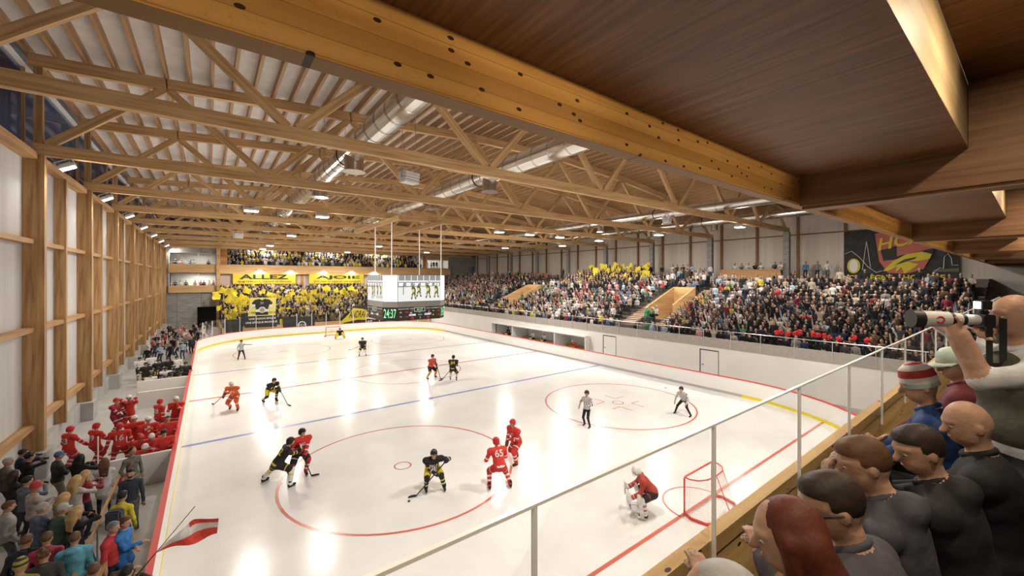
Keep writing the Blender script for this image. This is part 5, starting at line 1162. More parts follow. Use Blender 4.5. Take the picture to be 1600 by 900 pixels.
def goalie(feet, phi, label, team, helm, blade, padmat, **k):
    p = ray_at(feet[0], feet[1], z=0); rz = heading(p, phi); Bw = ray_at(blade[0], blade[1], z=.04); Bl = lpt(p, rz, Bw); k['scale'] = 1.1; T = V3(*k.pop('T')); k['hr'] = T
    o, i = person((p.x, p.y, 0), rz, label, TEAM[team], hat='helmet', hatc=HELM[helm], vox=.018, kind='hockey', spl=.8, **k); skates(o, i)
    pad(o, i, 'l', padmat); pad(o, i, 'r', padmat)
    b = MB(); h = i['hr']; b.box(h[0]-.12, h[0]+.12, h[1]+.05, h[1]+.10, h[2]-.18, h[2]+.2); put(b.mesh('blocker', padmat, bevel=.02), 'blocker', o)
    b = MB(); h = i['hl']; b.ell(tuple(h+V3(0, .05, .02)), (.15, .08, .17), 12); put(b.mesh('catching_glove', padmat, smooth=True), 'catching_glove', o)
    b = MB(); hc, R_ = i['hc'], i['Rh']; 
    for q_ in range(5): a = -.9+.45*q_; b.tube([tuple(hc+R_[:, 0]*math.sin(a)*.105+R_[:, 1]*math.cos(a)*.135+R_[:, 2]*z_) for z_ in (.05, -.02, -.11)], .004, 4)
    for z_ in (.02, -.04, -.09): b.tube([tuple(hc+R_[:, 0]*math.sin(a)*.105+R_[:, 1]*math.cos(a)*.135+R_[:, 2]*z_) for a in (-1, -.5, 0, .5, 1)], .004, 4)
    put(b.mesh('face_cage', M['steel']), 'face_cage', o)
    stick('wide goaltender stick of the '+' '.join(label.split()[:9]), wpt(o, i['hr']), Bw, goalie=True, shaft=M['white']); return o, i
TEAM['goalie'] = cols(top=(.42, .06, .045), pants=BLK, sock=WHT, trim=(.42, .06, .045), trim2=(.42, .06, .045), glove=WHT)
goalie((1008, 801), 262, 'goaltender in dark red with white pads crouching before the near goal', 'goalie', 'white', (985, 795), cmat(WHT), T=(.28, .42, .62), hip=(0, -.22, .66), lean=42, hp=5, fl=(-.34, .05, 0), fr=(.30, .0, 0), hl=(-.38, .40, .62))
goalie((531, 529), 178, 'goaltender in black crouching low before the far goal', 'black', 'black', (524, 531), cmat(YEL), T=(.30, .38, .5), hip=(0, -.2, .52), lean=40, fl=(-.48, .05, 0), fr=(.48, .05, 0), hl=(-.40, .35, .55))
for px, l in (((639, 783), 'small black puck on the ice before the low black and yellow player'), ((1040, 606), 'small black puck on the ice near the striped linesman')):
    p = ray_at(px[0], px[1], z=.015); b = MB(); b.cyl((0, 0, 0), (0, 0, .026), .045, n=20); o = put(b.mesh('puck', M['black']), 'puck', None, (p.x, p.y, .006)); tag(o, l, 'puck', 'pucks')
# ---- red players in the bench zone
STD = dict(hip=(0, 0, .92), lean=4, spl=.1)
RB = [((107, 668), 60, 'red', 'red', '23', 'with back number 23, first of the standing row', dict(hr=(.25, .42, .95), hl=(-.3, .1, .85))), ((148, 663), 60, 'red', 'red', '99', 'with back number 99, reaching forward', dict(hr=(.2, .48, 1.0), hl=(-.15, .45, 1.0))),
      ((187, 663), 10, 'red', 'red', '16', 'with back number 16, legs apart', dict(fl=(-.25, 0, 0), fr=(.25, 0, 0), hr=(.4, .1, .85), hl=(-.42, .1, .85))), ((180, 623), 130, 'maroon', 'red', None, 'in darker maroon with white shoulders', dict(hl=(-.1, .38, 1.0), hr=(.1, .35, .95))),
      ((202, 618), 190, 'red', 'white', None, 'in a white helmet raising black gloves to the face', dict(hl=(-.1, .25, 1.45), hr=(.1, .25, 1.45))), ((248, 625), 60, 'red', 'red', '28', 'with back number 28 by the rear partition', dict()),
      ((276, 620), 200, 'red', 'white', None, 'in a white helmet beside the red board cap', dict(hl=(-.1, .25, 1.4), hr=(.12, .3, 1.3))), ((210, 650), 180, 'red', 'white', None, 'in a white helmet behind number 16', dict(hl=(-.08, .25, 1.3), hr=(.1, .25, 1.25))),
      ((231, 652), 170, 'red', 'white', None, 'with a white cross on the chest', dict()), ((262, 650), 175, 'red', None, None, 'bareheaded and broad, behind the sitting group', dict(bulk=1.1)),
      ((256, 672), 175, 'red', 'black', None, 'in a black cap with gloves held up', dict(hl=(-.15, .28, 1.15), hr=(.2, .3, 1.1)))]
for (hx, hy_), phi, team, helm, num, lab, pose in RB:
    p = ray_at(hx, hy_, z=1.72); k = dict(STD, **pose); bulk = k.pop('bulk', 1)
    o, i = person((p.x, p.y, -.04), heading(p, phi), 'red team player '+lab, TEAM[team], hair=None if helm else 'short', hairc='dark', hat='helmet' if helm else None, hatc=HELM.get(helm or 'red'), group='red players in the bench zone', kind='hockey', vox=.02, **k)
    skates(o, i); face_parts(o, i)
    if num: decal(num, .30, cmat(WHT), o, i, off=-.06, name='jersey_number')
    if 'cross' in lab: decal('+', .42, cmat(WHT), o, i, front=True, off=.0, name='cross_emblem', bold=.03)
for (hx, hy_), lab in (((228, 694), 'bent forward with a white helmet, next to the crowd partition'), ((238, 678), 'in a white helmet, second of the sitting group'), ((222, 680), 'in a red helmet, leaning toward the bench middle')):
    p = ray_at(hx, hy_, z=1.18); o, i = person((p.x, p.y, -.04), heading(p, 185), 'red player sitting '+lab, TEAM['red'], hat='helmet', hatc=HELM['red' if 'red helmet' in lab else 'white'], group='red players sitting in the bench zone', kind='hockey', vox=.02, hip=(0, -.15, .56), lean=35, hp=10, fl=(-.16, .25, 0), fr=(.16, .25, 0), hl=(-.12, .45, .62), hr=(.12, .45, .62)); skates(o, i)
# ---- black and white players in their own zone
BBp = [(218, 558, 'white'), (228, 566, 'black'), (236, 553, 'white'), (247, 561, 'black'), (262, 558, 'black'), (276, 556, 'white'), (290, 565, 'black'), (245, 574, 'black'), (258, 573, 'white'), (271, 574, 'black'), (283, 576, 'black'), (235, 582, 'white'), (251, 584, 'black'), (266, 585, 'white'), (279, 586, 'white')]
BL = ['at the wall end of the back row', 'just in front of the white one at the wall end', 'second in the back row', 'third in the back row', 'fourth in the back row', 'fifth in the back row', 'last of the back row by the boards', 'first of the middle row, number 21', 'second of the middle row', 'third of the middle row', 'fourth of the middle row by the boards', 'first of the front row', 'second of the front row', 'third of the front row', 'last of the front row by the boards']
for n_, ((hx, hy_, team), lab) in enumerate(zip(BBp, BL)):
    z = 1.75 if n_ < 7 else 1.3; p = ray_at(hx, hy_, z=z); st = n_ < 7
    k = dict(hip=(0, 0, .92), lean=5, hl=(-.2, .3, 1.05), hr=(.2, .3, 1.05)) if st else dict(hip=(0, -.1, .52), lean=25, fl=(-.2, .3, 0), fr=(.2, .3, 0), hl=(-.1, .4, .7), hr=(.15, .4, .7))
    o, i = person((p.x, max(p.y, 35.6), -.04), heading(p, 170 if n_ != 7 else 20), '%s team player %s' % ('black jersey' if team == 'black' else 'white jersey', lab), TEAM[team], hat='helmet', hatc=HELM['black'], group='black and white players in the bench zone', kind='hockey', vox=.03, **k)
    if n_ == 7: decal('21', .3, cmat(YEL), o, i, off=0, name='jersey_number')
# ---- dugout occupants
for (x, y, team, helm, lab) in ((32.7, 42.3, 'black', 'black', 'sitting low in the dugout bay toward the scoreboard end'), (32.7, 41.0, 'black', 'black', 'sitting upright in the farthest dugout bay'), (32.7, 37.3, 'white', 'white', 'in white, first in the middle dugout bay'), (32.7, 35.2, 'white', 'white', 'in white, second in the middle dugout bay'), (32.5, 29.9, 'orange', 'white', 'in orange, bent forward in the nearer dugout bay')):
    person((x, y, -.04), PI/2, 'player '+lab, TEAM[team], hat='helmet', hatc=HELM[helm], group='players in the dugout', kind='hockey', vox=.03, hip=(0, -.1, .56), lean=12 if 'orange' not in lab else 50, fl=(-.16, .3, 0), fr=(.16, .3, 0), hl=(-.15, .3, .7), hr=(.15, .3, .7))
# ------------------------------------------------------------------ standing crowd on the glazed side, below the gallery
def cc(top, pants=(.05, .05, .06), **k): return cols(top=top, pants=pants, **k)
ARMS = dict(down=dict(), fold=dict(hl=(.05, .26, 1.12), hr=(-.05, .30, 1.15)), phone=dict(hl=(-.06, .36, 1.38), hr=(.07, .36, 1.38)), clap=dict(hl=(-.04, .32, 1.22), hr=(.05, .32, 1.22)), pocket=dict(hl=(-.22, .10, .92), hr=(.22, .10, .92)), cam=dict(hl=(-.07, .30, 1.48), hr=(.08, .28, 1.48)))
LC = [  # head px, facing, top colour, pants, hair style, hair colour, hat, arms, extras, label
 ((10, 722), 70, (.16, .15, .14), None, 'short', 'grey', None, 'pocket', dict(bulk=1.2), 'grey haired man in a grey coat at the very edge by the wall'),
 ((34, 708), 75, (.025, .045, .09), None, 'short', 'dark', None, 'cam', dict(bulk=1.15), 'dark haired man in a navy jacket holding up a camera'),
 ((44, 714), 75, (.02, .02, .022), None, 'curly', 'black', None, 'cam', dict(), 'curly haired person in black behind the navy jacket'),
 ((20, 742), 65, (.02, .02, .02), None, 'long', 'dark', None, 'fold', dict(female=True), 'woman with long dark hair all in black near the wall'),
 ((40, 752), 60, (.12, .15, .2), None, 'short', 'black', None, 'phone', dict(), 'person in a blue denim jacket holding a phone'),
 ((53, 762), 70, (.42, .36, .36), None, None, None, ('beanie', [(.42, .04, .05)]*3), 'clap', dict(bulk=1.15), 'person in a red knit cap and patterned pale jersey'),
 ((90, 712), 75, (.055, .055, .05), (.30, .27, .21), 'short', 'brown', ('cap', [(.06, .14, .36)]*3), 'clap', dict(bulk=1.15), 'person in a blue cap, dark puffer jacket and beige trousers'),
 ((124, 716), 40, (.012, .012, .013), None, 'long', 'black', None, 'phone', dict(female=True, skirt=.35, bulk=1.2), 'woman in a long black cloak with black hair'),
 ((163, 722), 5, (.55, .55, .56), (.02, .02, .025), 'long', 'brown', None, 'fold', dict(female=True, skirt=.15), 'woman in a white coat with long brown hair seen from behind'),
 ((206, 704), 150, (.14, .15, .12), (.3, .28, .24), 'bun', 'dark', None, 'pocket', dict(female=True), 'woman in an olive jacket with a coral shoulder bag'),
 ((205, 738), 195, None, (.16, .14, .12), 'short', 'black', None, 'down', dict(beardlab='beard'), 'bearded man in a dark plaid shirt facing the gallery'),
 ((131, 742), 60, (.25, .035, .045), (.03, .03, .04), 'long', 'blond', None, 'phone', dict(female=True), 'blond woman with a dark red scarf down her back'),
 ((118, 750), 50, (.5, .48, .46), (.2, .2, .22), 'wavy', 'blond', None, 'phone', dict(female=True), 'woman in a pale quilted jacket beside the red scarf'),
 ((190, 776), 30, (.60, .52, .05), (.03, .03, .03), 'short', 'black', None, 'pocket', dict(skirt=.45, female=True), 'person in a long mustard coat with a grey rucksack'),
 ((98, 778), 60, (.3, .25, .2), None, 'wavy', 'blond', None, 'fold', dict(female=True), 'blond woman partly hidden behind the grey flat cap'),
 ((10, 792), 80, (.33, .33, .31), (.1, .1, .1), 'short', 'brown', None, 'pocket', dict(bulk=1.25), 'heavy man in a pale grey jacket by the wall'),
 ((62, 795), 65, (.10, .13, .20), (.1, .1, .12), 'short', 'grey', None, 'fold', dict(hoodie=True, bulk=1.15), 'balding man in a blue jacket with a pale hood'),
 ((95, 796), 65, (.07, .13, .10), (.1, .08, .06), 'short', 'grey', ('cap', [(.38, .38, .37)]*3), 'fold', dict(bulk=1.3), 'man in a green jacket and grey flat cap'),
 ((118, 800), 60, (.02, .02, .022), None, 'wavy', 'blond', None, 'cam', dict(female=True), 'woman with wavy blond hair in black filming with a phone'),
 ((40, 846), 20, (.02, .025, .04), None, 'short', 'brown', None, 'pocket', dict(bulk=1.2), 'man in a dark navy jacket seen from behind'),
 ((72, 842), 20, (.40, .05, .08), (.1, .1, .1), 'short', 'brown', None, 'pocket', dict(), 'person in a red and pink jacket with short brown hair'),
 ((116, 842), 15, (.12, .38, .50), (.4, .1, .14), 'short', 'brown', None, 'pocket', dict(bulk=1.25, hoodie=True), 'person in a bright blue and pink ski jacket'),
 ((68, 868), 15, (.05, .05, .05), None, 'curly', 'brown', None, 'pocket', dict(bulk=1.15), 'curly haired person in a charcoal jacket close below the gallery'),
 ((30, 886), 30, (.28, .24, .03), None, None, None, ('beanie', [(.30, .27, .03), (.03, .03, .03), (.3, .27, .03)]), 'pocket', dict(bulk=1.3), 'person in a yellow and black hat at the bottom corner'),
 ((174, 824), 120, (.46, .04, .045), (.02, .02, .03), 'short', 'greyblue', None, 'down', dict(sleeve='skin', bulk=1.1), 'man in a red polo shirt with grey hair'),
 ((192, 816), 120, (.04, .18, .48), (.35, .4, .45), 'short', 'brown', None, 'fold', dict(female=True, skirt=.1), 'woman in a bright blue top with folded arms'),
 ((146, 892), 10, (.05, .05, .05), None, 'short', 'brown', None, 'pocket', dict(), 'brown haired person whose head just shows below the handrail'),
 ((197, 895), 20, (.05, .05, .04), None, 'short', 'black', None, 'pole', dict(), 'dark haired fan holding up the red and white flag'),
]
ARMS['pole'] = dict(hl=(-.05, .35, 1.55), hr=(.12, .32, 1.40))
SP = {}
for (hx, hy_), phi, top, pants, hair, hc_, hat, arms, ex, lab in LC:
    p = ray_at(hx, hy_, z=1.80); rz = heading(p, phi); c = cc(top or (.04, .07, .12), pants or (.045, .045, .055), skin=(.44, .26, .18))
    if top is None: c[1] = M['plaid']
    k = dict(hip=(0, 0, .95), spl=.06, hp=6); k.update(ARMS[arms]); k.update(ex)
    o, i = person((p.x, p.y, -.045), rz, lab, c, hair=hair, hairc=hc_ or 'dark', hat=hat[0] if hat else None, hatc=hat[1] if hat else None, vox=.0135, scale=1.09, hands='fingers', face=True, group=None, **k); SP[lab] = (o, i)
def held(name, lab, cat, o, i, build, hand='both'):
    h = (i['hl']+i['hr'])/2 if hand == 'both' else i['h'+hand]; w_ = wpt(o, h); b = MB(); build(b); e = put(b.mesh(name, M['black'], bevel=.004), name, None, w_, (0, 0, o.rotation_euler.z)); return tag(e, lab, cat)
for key, lab in (('dark haired man in a navy jacket', 'compact black camera held by the man in navy'), ('curly haired person in black', 'black camera held by the curly haired person'), ('woman with wavy blond hair in black', 'black phone held up by the woman with wavy blond hair'), ('person in a blue denim', 'black phone held by the person in denim'), ('blond woman with a dark red scarf', 'phone held by the woman with the red scarf')):
    o, i = next(v for k_, v in SP.items() if k_.startswith(key)); ph = 'phone' in lab
    held('phone' if ph else 'camera', lab, 'phone' if ph else 'camera', o, i, (lambda b: b.box(-.08, .08, .02, .035, -.01, .08)) if ph else (lambda b: (b.box(-.07, .07, .0, .06, -.03, .07), b.cyl((0, .06, .02), (0, .14, .02), .035))))
o, i = SP['person in a long mustard coat with a grey rucksack']; ch = i['chest']; b = MB(); b.box(-.16, .16, -.34, -.13, ch[2]-.28, ch[2]+.18); r_ = put(b.mesh('rucksack', cmat((.07, .08, .10)), (0, 0, 0), bevel=.04), 'rucksack', None, o.location, o.rotation_euler); r_.scale = o.scale; tag(r_, 'dark grey rolled top rucksack on the back of the mustard coat', 'bag')
o, i = SP['woman in an olive jacket with a coral shoulder bag']; b = MB(); b.box(.24, .33, -.12, .12, .72, .98); b.tube([(.28, -.1, .98), (.1, -.15, 1.3), (-.08, 0, 1.5), (.08, .14, 1.32), (.28, .1, .98)], .014, 6); r_ = put(b.mesh('shoulder_bag', cmat((.55, .14, .09)), bevel=0), 'shoulder_bag', None, o.location, o.rotation_euler); r_.scale = o.scale; tag(r_, 'coral red shoulder bag worn over the olive jacket', 'bag')
o, i = SP['blond woman with a dark red scarf down her back']; b = MB(); nb = i['nb']
b.tube([tuple(nb+V3(math.sin(a)*.10, math.cos(a)*.09, .03)) for a in np.linspace(0, 2*PI, 13)[:-1]], .035, 8, closed=True); b.bar(tuple(nb+V3(0, -.10, .0)), tuple(nb+V3(0, -.17, -.48)), .16, .04); put(b.mesh('scarf', cmat((.25, .03, .04)), smooth=True), 'scarf', o)
# flag
t = thing('hand_flag', 'red and white flag on a black pole waved over the boards', 'flag', (-.2, 11, 1.6)); b = MB(); pb = Vector((-.28, 11.0, 1.45)); pe = Vector((.13, 11.0, 1.93)); b.cyl(tuple(pb-(pe-pb)*.6), tuple(pe), .012, n=8); b.cyl(tuple(pe), tuple(pe+(pe-pb)*1.6), .008, n=6); b.build('pole', M['black'], t)
b = MB(); nu, nv = 22, 9; vs = []
for j in range(nv+1):
    for i_ in range(nu+1):
        u, v_ = i_/nu, j/nv; lo_ = pe+Vector((1.05*u, 0, .0-.02*u)); hi_ = pe+Vector((.62*min(1, u*1.5)+.50*max(0, u-.66)*3*.9, 0, .50*min(1, u*1.5)-.22*max(0, u-.66)*3*.55))
        p = lo_.lerp(hi_, v_); vs.append((p.x, p.y+.09*math.sin(u*9+v_*2)*u, p.z+.03*math.sin(u*7)))
fs = [(j*(nu+1)+i_, j*(nu+1)+i_+1, (j+1)*(nu+1)+i_+1, (j+1)*(nu+1)+i_) for j in range(nv) for i_ in range(nu)]
mi = [0 if j < nv*.36 else (1 if j < nv*.75 or i_ < nu*.55 else 0) for j in range(nv) for i_ in range(nu)]
b.v += vs; b.f += fs; b.m += mi; b.build('flag_cloth', [cmat((.60, .06, .045)), cmat((.62, .61, .60))], t, smooth=True)
# ------------------------------------------------------------------ gallery spectators close to the camera
b = MB(); b.box(-2, 12, -.30, .08, 6.02, 6.08); b.box(-2, 12, -.15, -.05, 5.72, 6.02); tag(b.build('gallery_bench', M['darkwood'], origin=(0, 0, 5.72)), 'long dark bench the gallery spectators sit on', 'bench')
SIT = dict(hip=(0, -.05, .40), lean=14, fl=(-.13, .36, 0), fr=(.13, .36, 0), spl=.15, el=(-.35, .15, -1), er=(.35, .15, -1))
def gal(x, y, zt_, lab, top, hair=None, hairc='dark', hat=None, hatc=None, hy=25, hp=12, lean=14, rz=0, arms=None, **k):
    q_ = dict(SIT, lean=lean, hy=hy, hp=hp); q_.update(arms or dict(hl=(-.10, .42, .62), hr=(.10, .42, .62)))
    vx = k.pop('vox', .0095); sk = k.pop('skin', (.42, .25, .17)); sc = k.pop('scale', 1.0); pn = k.pop('pants', (.02, .02, .022)); q_.update(k)
    f, i = figure(**q_); hc = i['hc']; th = hc+i['Rh'][:, 2]*.12
    R2 = Matrix.Rotation(rz, 3, 'Z'); off = R2 @ Vector((hc[0], hc[1], 0))*sc; z = 5.72
    o, i = person((x-off.x, y-off.y, z), rz, lab, cols(top=top, pants=pn, skin=sk), hair=hair, hairc=hairc, hat=hat, hatc=hatc, vox=vx, scale=sc, hands='fingers', face=True, group=None, **q_)
    return o, i
gal(2.18, .22, 0, 'person with streaked grey hair whose head shows at the bottom edge of the gallery', (.02, .02, .022), 'bob', 'grey', hy=35, lean=8, female=True, hip=(0, -.05, .37))
o, i = gal(2.66, .22, 0, 'woman with long dark red hair and a mustard knit scarf, hands together', (.06, .018, .014), 'long', 'redd', hy=30, lean=10, female=True, bulk=1.15, arms=dict(hl=(-.08, .36, .78), hr=(.06, .36, .76)))
b = MB(); nb = i['nb']
for q_ in range(3): b.tube([tuple(nb+V3(math.sin(a)*(.105+.01*q_), math.cos(a)*(.10+.01*q_)-.01, .045-.035*q_+.008*math.sin(a*9+q_))) for a in np.linspace(0, 2*PI, 25)[:-1]], .030, 8, closed=True)
put(b.mesh('knit_scarf', cmat((.42, .20, .04)), smooth=True), 'knit_scarf', o)
o, i = gal(3.06, .20, 0, 'man in glasses and a heather grey jumper with short dark hair', (.075, .066, .08), 'short', 'dark', hy=38, lean=16, bulk=1.12, arms=dict(hl=(-.06, .40, .75), hr=(.10, .40, .72)))
hc, R_ = i['hc'], i['Rh']; S = i['S']; b = MB()
for sg in (-1, 1):
    c = hc+R_[:, 0]*sg*.034*S+R_[:, 1]*.108*S+R_[:, 2]*.004; b.tube([tuple(c+R_[:, 0]*math.cos(a)*.026+R_[:, 2]*math.sin(a)*.02) for a in np.linspace(0, 2*PI, 13)[:-1]], .004, 5, closed=True)
    b.tube([tuple(hc+R_[:, 0]*sg*.062*S+R_[:, 1]*.105*S+R_[:, 2]*.008), tuple(hc+R_[:, 0]*sg*.090*S+R_[:, 1]*.0*S+R_[:, 2]*.005)], .004, 5)
b.tube([tuple(hc-R_[:, 0]*.010+R_[:, 1]*.118*S+R_[:, 2]*.006), tuple(hc+R_[:, 0]*.010+R_[:, 1]*.118*S+R_[:, 2]*.006)], .004, 5); put(b.mesh('eyeglasses', M['black']), 'eyeglasses', o)
gal(3.64, .22, 0, 'young man in a grey hooded top with brown hair, hands at his mouth', (.06, .058, .07), 'short', 'brown', hy=32, lean=16, hoodie=True, arms=dict(hl=(-.05, .30, .98), hr=(.04, .32, .96)))
gal(4.06, .08, 0, 'man with dark hair in a dark jacket with a pale collar, hands at his mouth', (.02, .018, .02), 'short', 'dark', hy=42, lean=14, hoodie=True, bulk=1.15, arms=dict(hl=(-.04, .32, .98), hr=(.05, .32, .96)))
gal(4.52, -.06, 0, 'person with cropped fair hair turned toward the ice beside the photographer', (.012, .012, .013), None, hy=30, lean=6, hip=(0, -.05, .46), bulk=1.2)
gal(5.30, .24, 0, 'child in a red and white striped knit hat and blue jacket', (.02, .05, .16), None, hat='beanie', hatc=[(.36, .03, .03), (.62, .60, .57), (.34, .42, .38)], hy=30, lean=10, bulk=1.25, hip=(0, -.05, .50))
o, i = gal(5.92, .12, 0, 'person in a pale green cap with a black emblem and a maroon jacket', (.13, .022, .03), None, hat='cap', hatc=[(.46, .56, .47)]*3, hy=45, lean=8, bulk=1.25, hip=(0, -.05, .60))
p_ = i['hc']+i['Rh'][:, 2]*.10; b = MB(); R_ = i['Rh']
for sx in (0, .03): b.tube([tuple(p_-R_[:, 1]*.112+R_[:, 0]*(-.03+sx)+R_[:, 2]*.02), tuple(p_-R_[:, 1]*.118+R_[:, 0]*(-.03+sx)-R_[:, 2]*.015), tuple(p_-R_[:, 1]*.118+R_[:, 0]*(.0+sx)-R_[:, 2]*.02)], .005, 5)
put(b.mesh('cap_emblem', M['black']), 'cap_emblem', o)
# photographer
px_, py_ = 5.10, -.265; rz = .68
ph, i = person((px_, py_, 5.72), rz, 'bald photographer in a white polo and khaki vest raising a long lens', cols(top=(.56, .57, .60), pants=(.03, .03, .03), skin=(.40, .23, .16)), vox=.0095, scale=1.07, hands='fingers', face=True,
    hip=(0, 0, .93), lean=3, hy=0, hp=2, hl=(-.02, .34, 1.55), hr=(.10, .20, 1.58), el=(-.05, .2, -1), er=(.9, -.4, -.3), sleeve='skin', bulk=1.22)
f = Fig(); Rt = i['Rt']; f.ell(i['chest']-V3(0, 0, .02), (.245, .185, .22), 'top', .05); f.ell(i['chest']-V3(0, 0, .25), (.235, .18, .17), 'top', .05); me = f.mesh('khaki_vest', .012, [cmat((.085, .08, .06))], LABS)
me.polygons.foreach_set('material_index', [0]*len(me.polygons)); put(me, 'khaki_vest', ph)
for x_, z_ in ((-.15, 1.12), (.15, 1.12), (-.15, .94), (.15, .94)):
    b = MB(); b.box(x_-.07, x_+.07, -.215, -.18, z_-.08, z_+.06); put(b.mesh('vest_pocket', cmat((.075, .07, .055)), bevel=.012), 'vest_pocket', ph)
b = MB(); wl = i['wl']; b.tube([tuple(wl+V3(.034*math.cos(a), 0, .034*math.sin(a))-V3(0, .05, 0)) for a in np.linspace(0, 2*PI, 13)[:-1]], .012, 6, closed=True); put(b.mesh('wristband', M['black']), 'wristband', ph)
CS = .72
cb = thing('telephoto_camera', 'camera with a long pale grey telephoto lens and black strap held by the photographer', 'camera', tuple(wpt(ph, (0, .215, 1.645))), 0); cb.rotation_euler = (0, 0, rz); cb.scale = (CS, CS, CS)
def cpart(name, fn, mat, **k): bb = MB(); fn(bb); return put(bb.mesh(name, mat, **k), name, cb)
cpart('camera_body', lambda b: (b.box(-.075, .075, -.05, .03, -.06, .05), b.box(-.03, .03, -.04, .03, .05, .085), b.box(.045, .085, -.04, .05, -.07, .03)), M['black'], bevel=.008)
cpart('lens_barrel', lambda b: (b.cyl((0, .03, 0), (0, .13, 0), .045, .05, 24), b.cyl((0, .16, 0), (0, .22, 0), .056, .062, 24), b.cyl((0, .245, 0), (0, .44, 0), .068, .075, 24)), M['lensgrey'], smooth=False)
cpart('lens_ring', lambda b: (b.cyl((0, .13, 0), (0, .16, 0), .053, .053, 24), b.cyl((0, .22, 0), (0, .245, 0), .066, .066, 24), b.cyl((0, .44, 0), (0, .52, 0), .078, .082, 24)), M['black'])
cpart('red_emblem', lambda b: b.tube([(-.074, .345+.028*math.cos(a), .028*math.sin(a)) for a in np.linspace(.5, 5.6, 14)], .007, 5), M['red'])
cpart('neck_strap', lambda b: (b.sweep([(-.08, -.02), (-.085, .03)], [(0, -.03), (0, -.42), (.004, -.42), (.004, -.03)]), b.sweep([(-.08, -.06), (-.085, -.11)], [(0, .02), (0, -.40), (.004, -.40), (.004, .02)]), b.sweep([(-.085, .03), (-.085, -.11)], [(0, -.36), (0, -.44), (.004, -.44), (.004, -.36)])), M['black'])
cpart('flash_head', lambda b: b.box(-.04, .04, -.05, .03, .09, .17), M['black'], bevel=.006); cpart('flash_window', lambda b: b.box(-.035, .035, .031, .034, .10, .16), M['lamp'])
# ------------------------------------------------------------------ the crowd in the stands
def omat(name, mode):
    """cloth, trousers and hair whose colour is carried by each person (object colour) or by the crowd mesh's own colour attribute"""
    m, nt, p = new_mat(name)
    if mode == 'shirt': i = nt.nodes.new('ShaderNodeObjectInfo'); c = i.outputs['Color']
    elif mode == 'attr': i = nt.nodes.new('ShaderNodeAttribute'); i.attribute_name = 'tint'; c = i.outputs['Color']
    else:
        i = nt.nodes.new('ShaderNodeObjectInfo')
        c = ramp(nt, i.outputs['Random'], [(0, (.012, .012, .014)), (.4, (.03, .03, .04)), (.7, (.05, .07, .13)), (1, (.16, .14, .12))] if mode == 'pants' else [(0, (.02, .014, .01)), (.5, (.07, .04, .02)), (.8, (.03, .03, .03)), (1, (.35, .24, .12))])
    link(nt, c, p.inputs['Base Color']); p.inputs['Roughness'].default_value = .8; p.inputs['Specular IOR Level'].default_value = .2; return m
sh, pn, hr2, at = omat('crowd_shirt', 'shirt'), omat('crowd_trousers', 'pants'), omat('crowd_hair', 'hair'), omat('crowd_tint', 'attr')
SKINC = (.43, .27, .195)
CM = [cmat(SKINC, .5), sh, pn, cmat(BLK), cmat(SKINC, .5), pn, sh, sh, hr2, hr2]
SITB = dict(hip=(0, .12, .45), fl=(-.12, .52, 0), fr=(.12, .52, 0), hairin=True)
POSES = {
 'sitting': dict(SITB, lean=6, hl=(-.10, .40, .60), hr=(.10, .40, .60)), 'sitting and clapping': dict(SITB, lean=8, hl=(-.03, .42, .95), hr=(.03, .42, .97)),
 'sitting with arms raised': dict(SITB, lean=-2, hl=(-.30, .25, 1.55), hr=(.30, .25, 1.58), el=(-1, 0, -.2), er=(1, 0, -.2)), 'sitting with long hair': dict(SITB, lean=8, female=True, longin=True, hl=(-.08, .42, .66), hr=(.08, .38, .62)),
 'leaning forward': dict(SITB, lean=28, hl=(-.12, .50, .55), hr=(.10, .5, .58), hp=-5), 'standing': dict(hip=(0, .1, .93), fl=(-.12, .1, 0), fr=(.12, .1, 0), hairin=True, hl=(-.25, .2, .86), hr=(.25, .2, .86)),
 'standing and clapping': dict(hip=(0, .1, .93), fl=(-.12, .1, 0), fr=(.12, .1, 0), hairin=True, hl=(-.04, .45, 1.28), hr=(.04, .45, 1.3)), 'standing with arms raised': dict(hip=(0, .1, .93), fl=(-.14, .1, 0), fr=(.14, .1, 0), hairin=True, hl=(-.35, .25, 2.0), hr=(.32, .25, 2.03), el=(-1, 0, 0), er=(1, 0, 0))}
PK = list(POSES); NEAR, FAR = {}, {}
for k in PK:
    NEAR[k] = figure(**POSES[k])[0].mesh('person', .034, CM, LABS); FAR[k] = figure(**POSES[k])[0].mesh('far_person', .052, [], LABS)
CN = {'black': (.016, .016, .018), 'charcoal': (.05, .05, .055), 'grey': (.20, .20, .20), 'white': (.62, .61, .59), 'navy': (.022, .034, .07), 'blue': (.09, .17, .31), 'pale blue': (.33, .45, .56), 'red': (.36, .05, .05), 'pink': (.55, .26, .27), 'green': (.07, .19, .12), 'brown': (.13, .08, .05), 'yellow': (.62, .50, .05), 'beige': (.42, .36, .28), 'maroon': (.18, .03, .04), 'bright green': (.22, .50, .06), 'purple': (.24, .08, .26)}
PAL = dict(dark=['black']*17+['charcoal']*6+['grey']*2+['navy']+['white', 'maroon', 'brown', 'beige', 'pale blue'], mixed=['black']*9+['charcoal']*5+['grey']*3+['white']*7+['navy']*2+['pale blue']+['red', 'pink', 'beige', 'brown', 'blue', 'maroon', 'yellow', 'green'],
           fan=['black']*14+['charcoal']*4+['grey']*2+['yellow']*2+['white', 'brown'], upper=['black']*6+['charcoal']*3+['white']*5+['yellow']*5+['brown']*3+['grey']*2+['pale blue'])
rnd = random.Random(11)
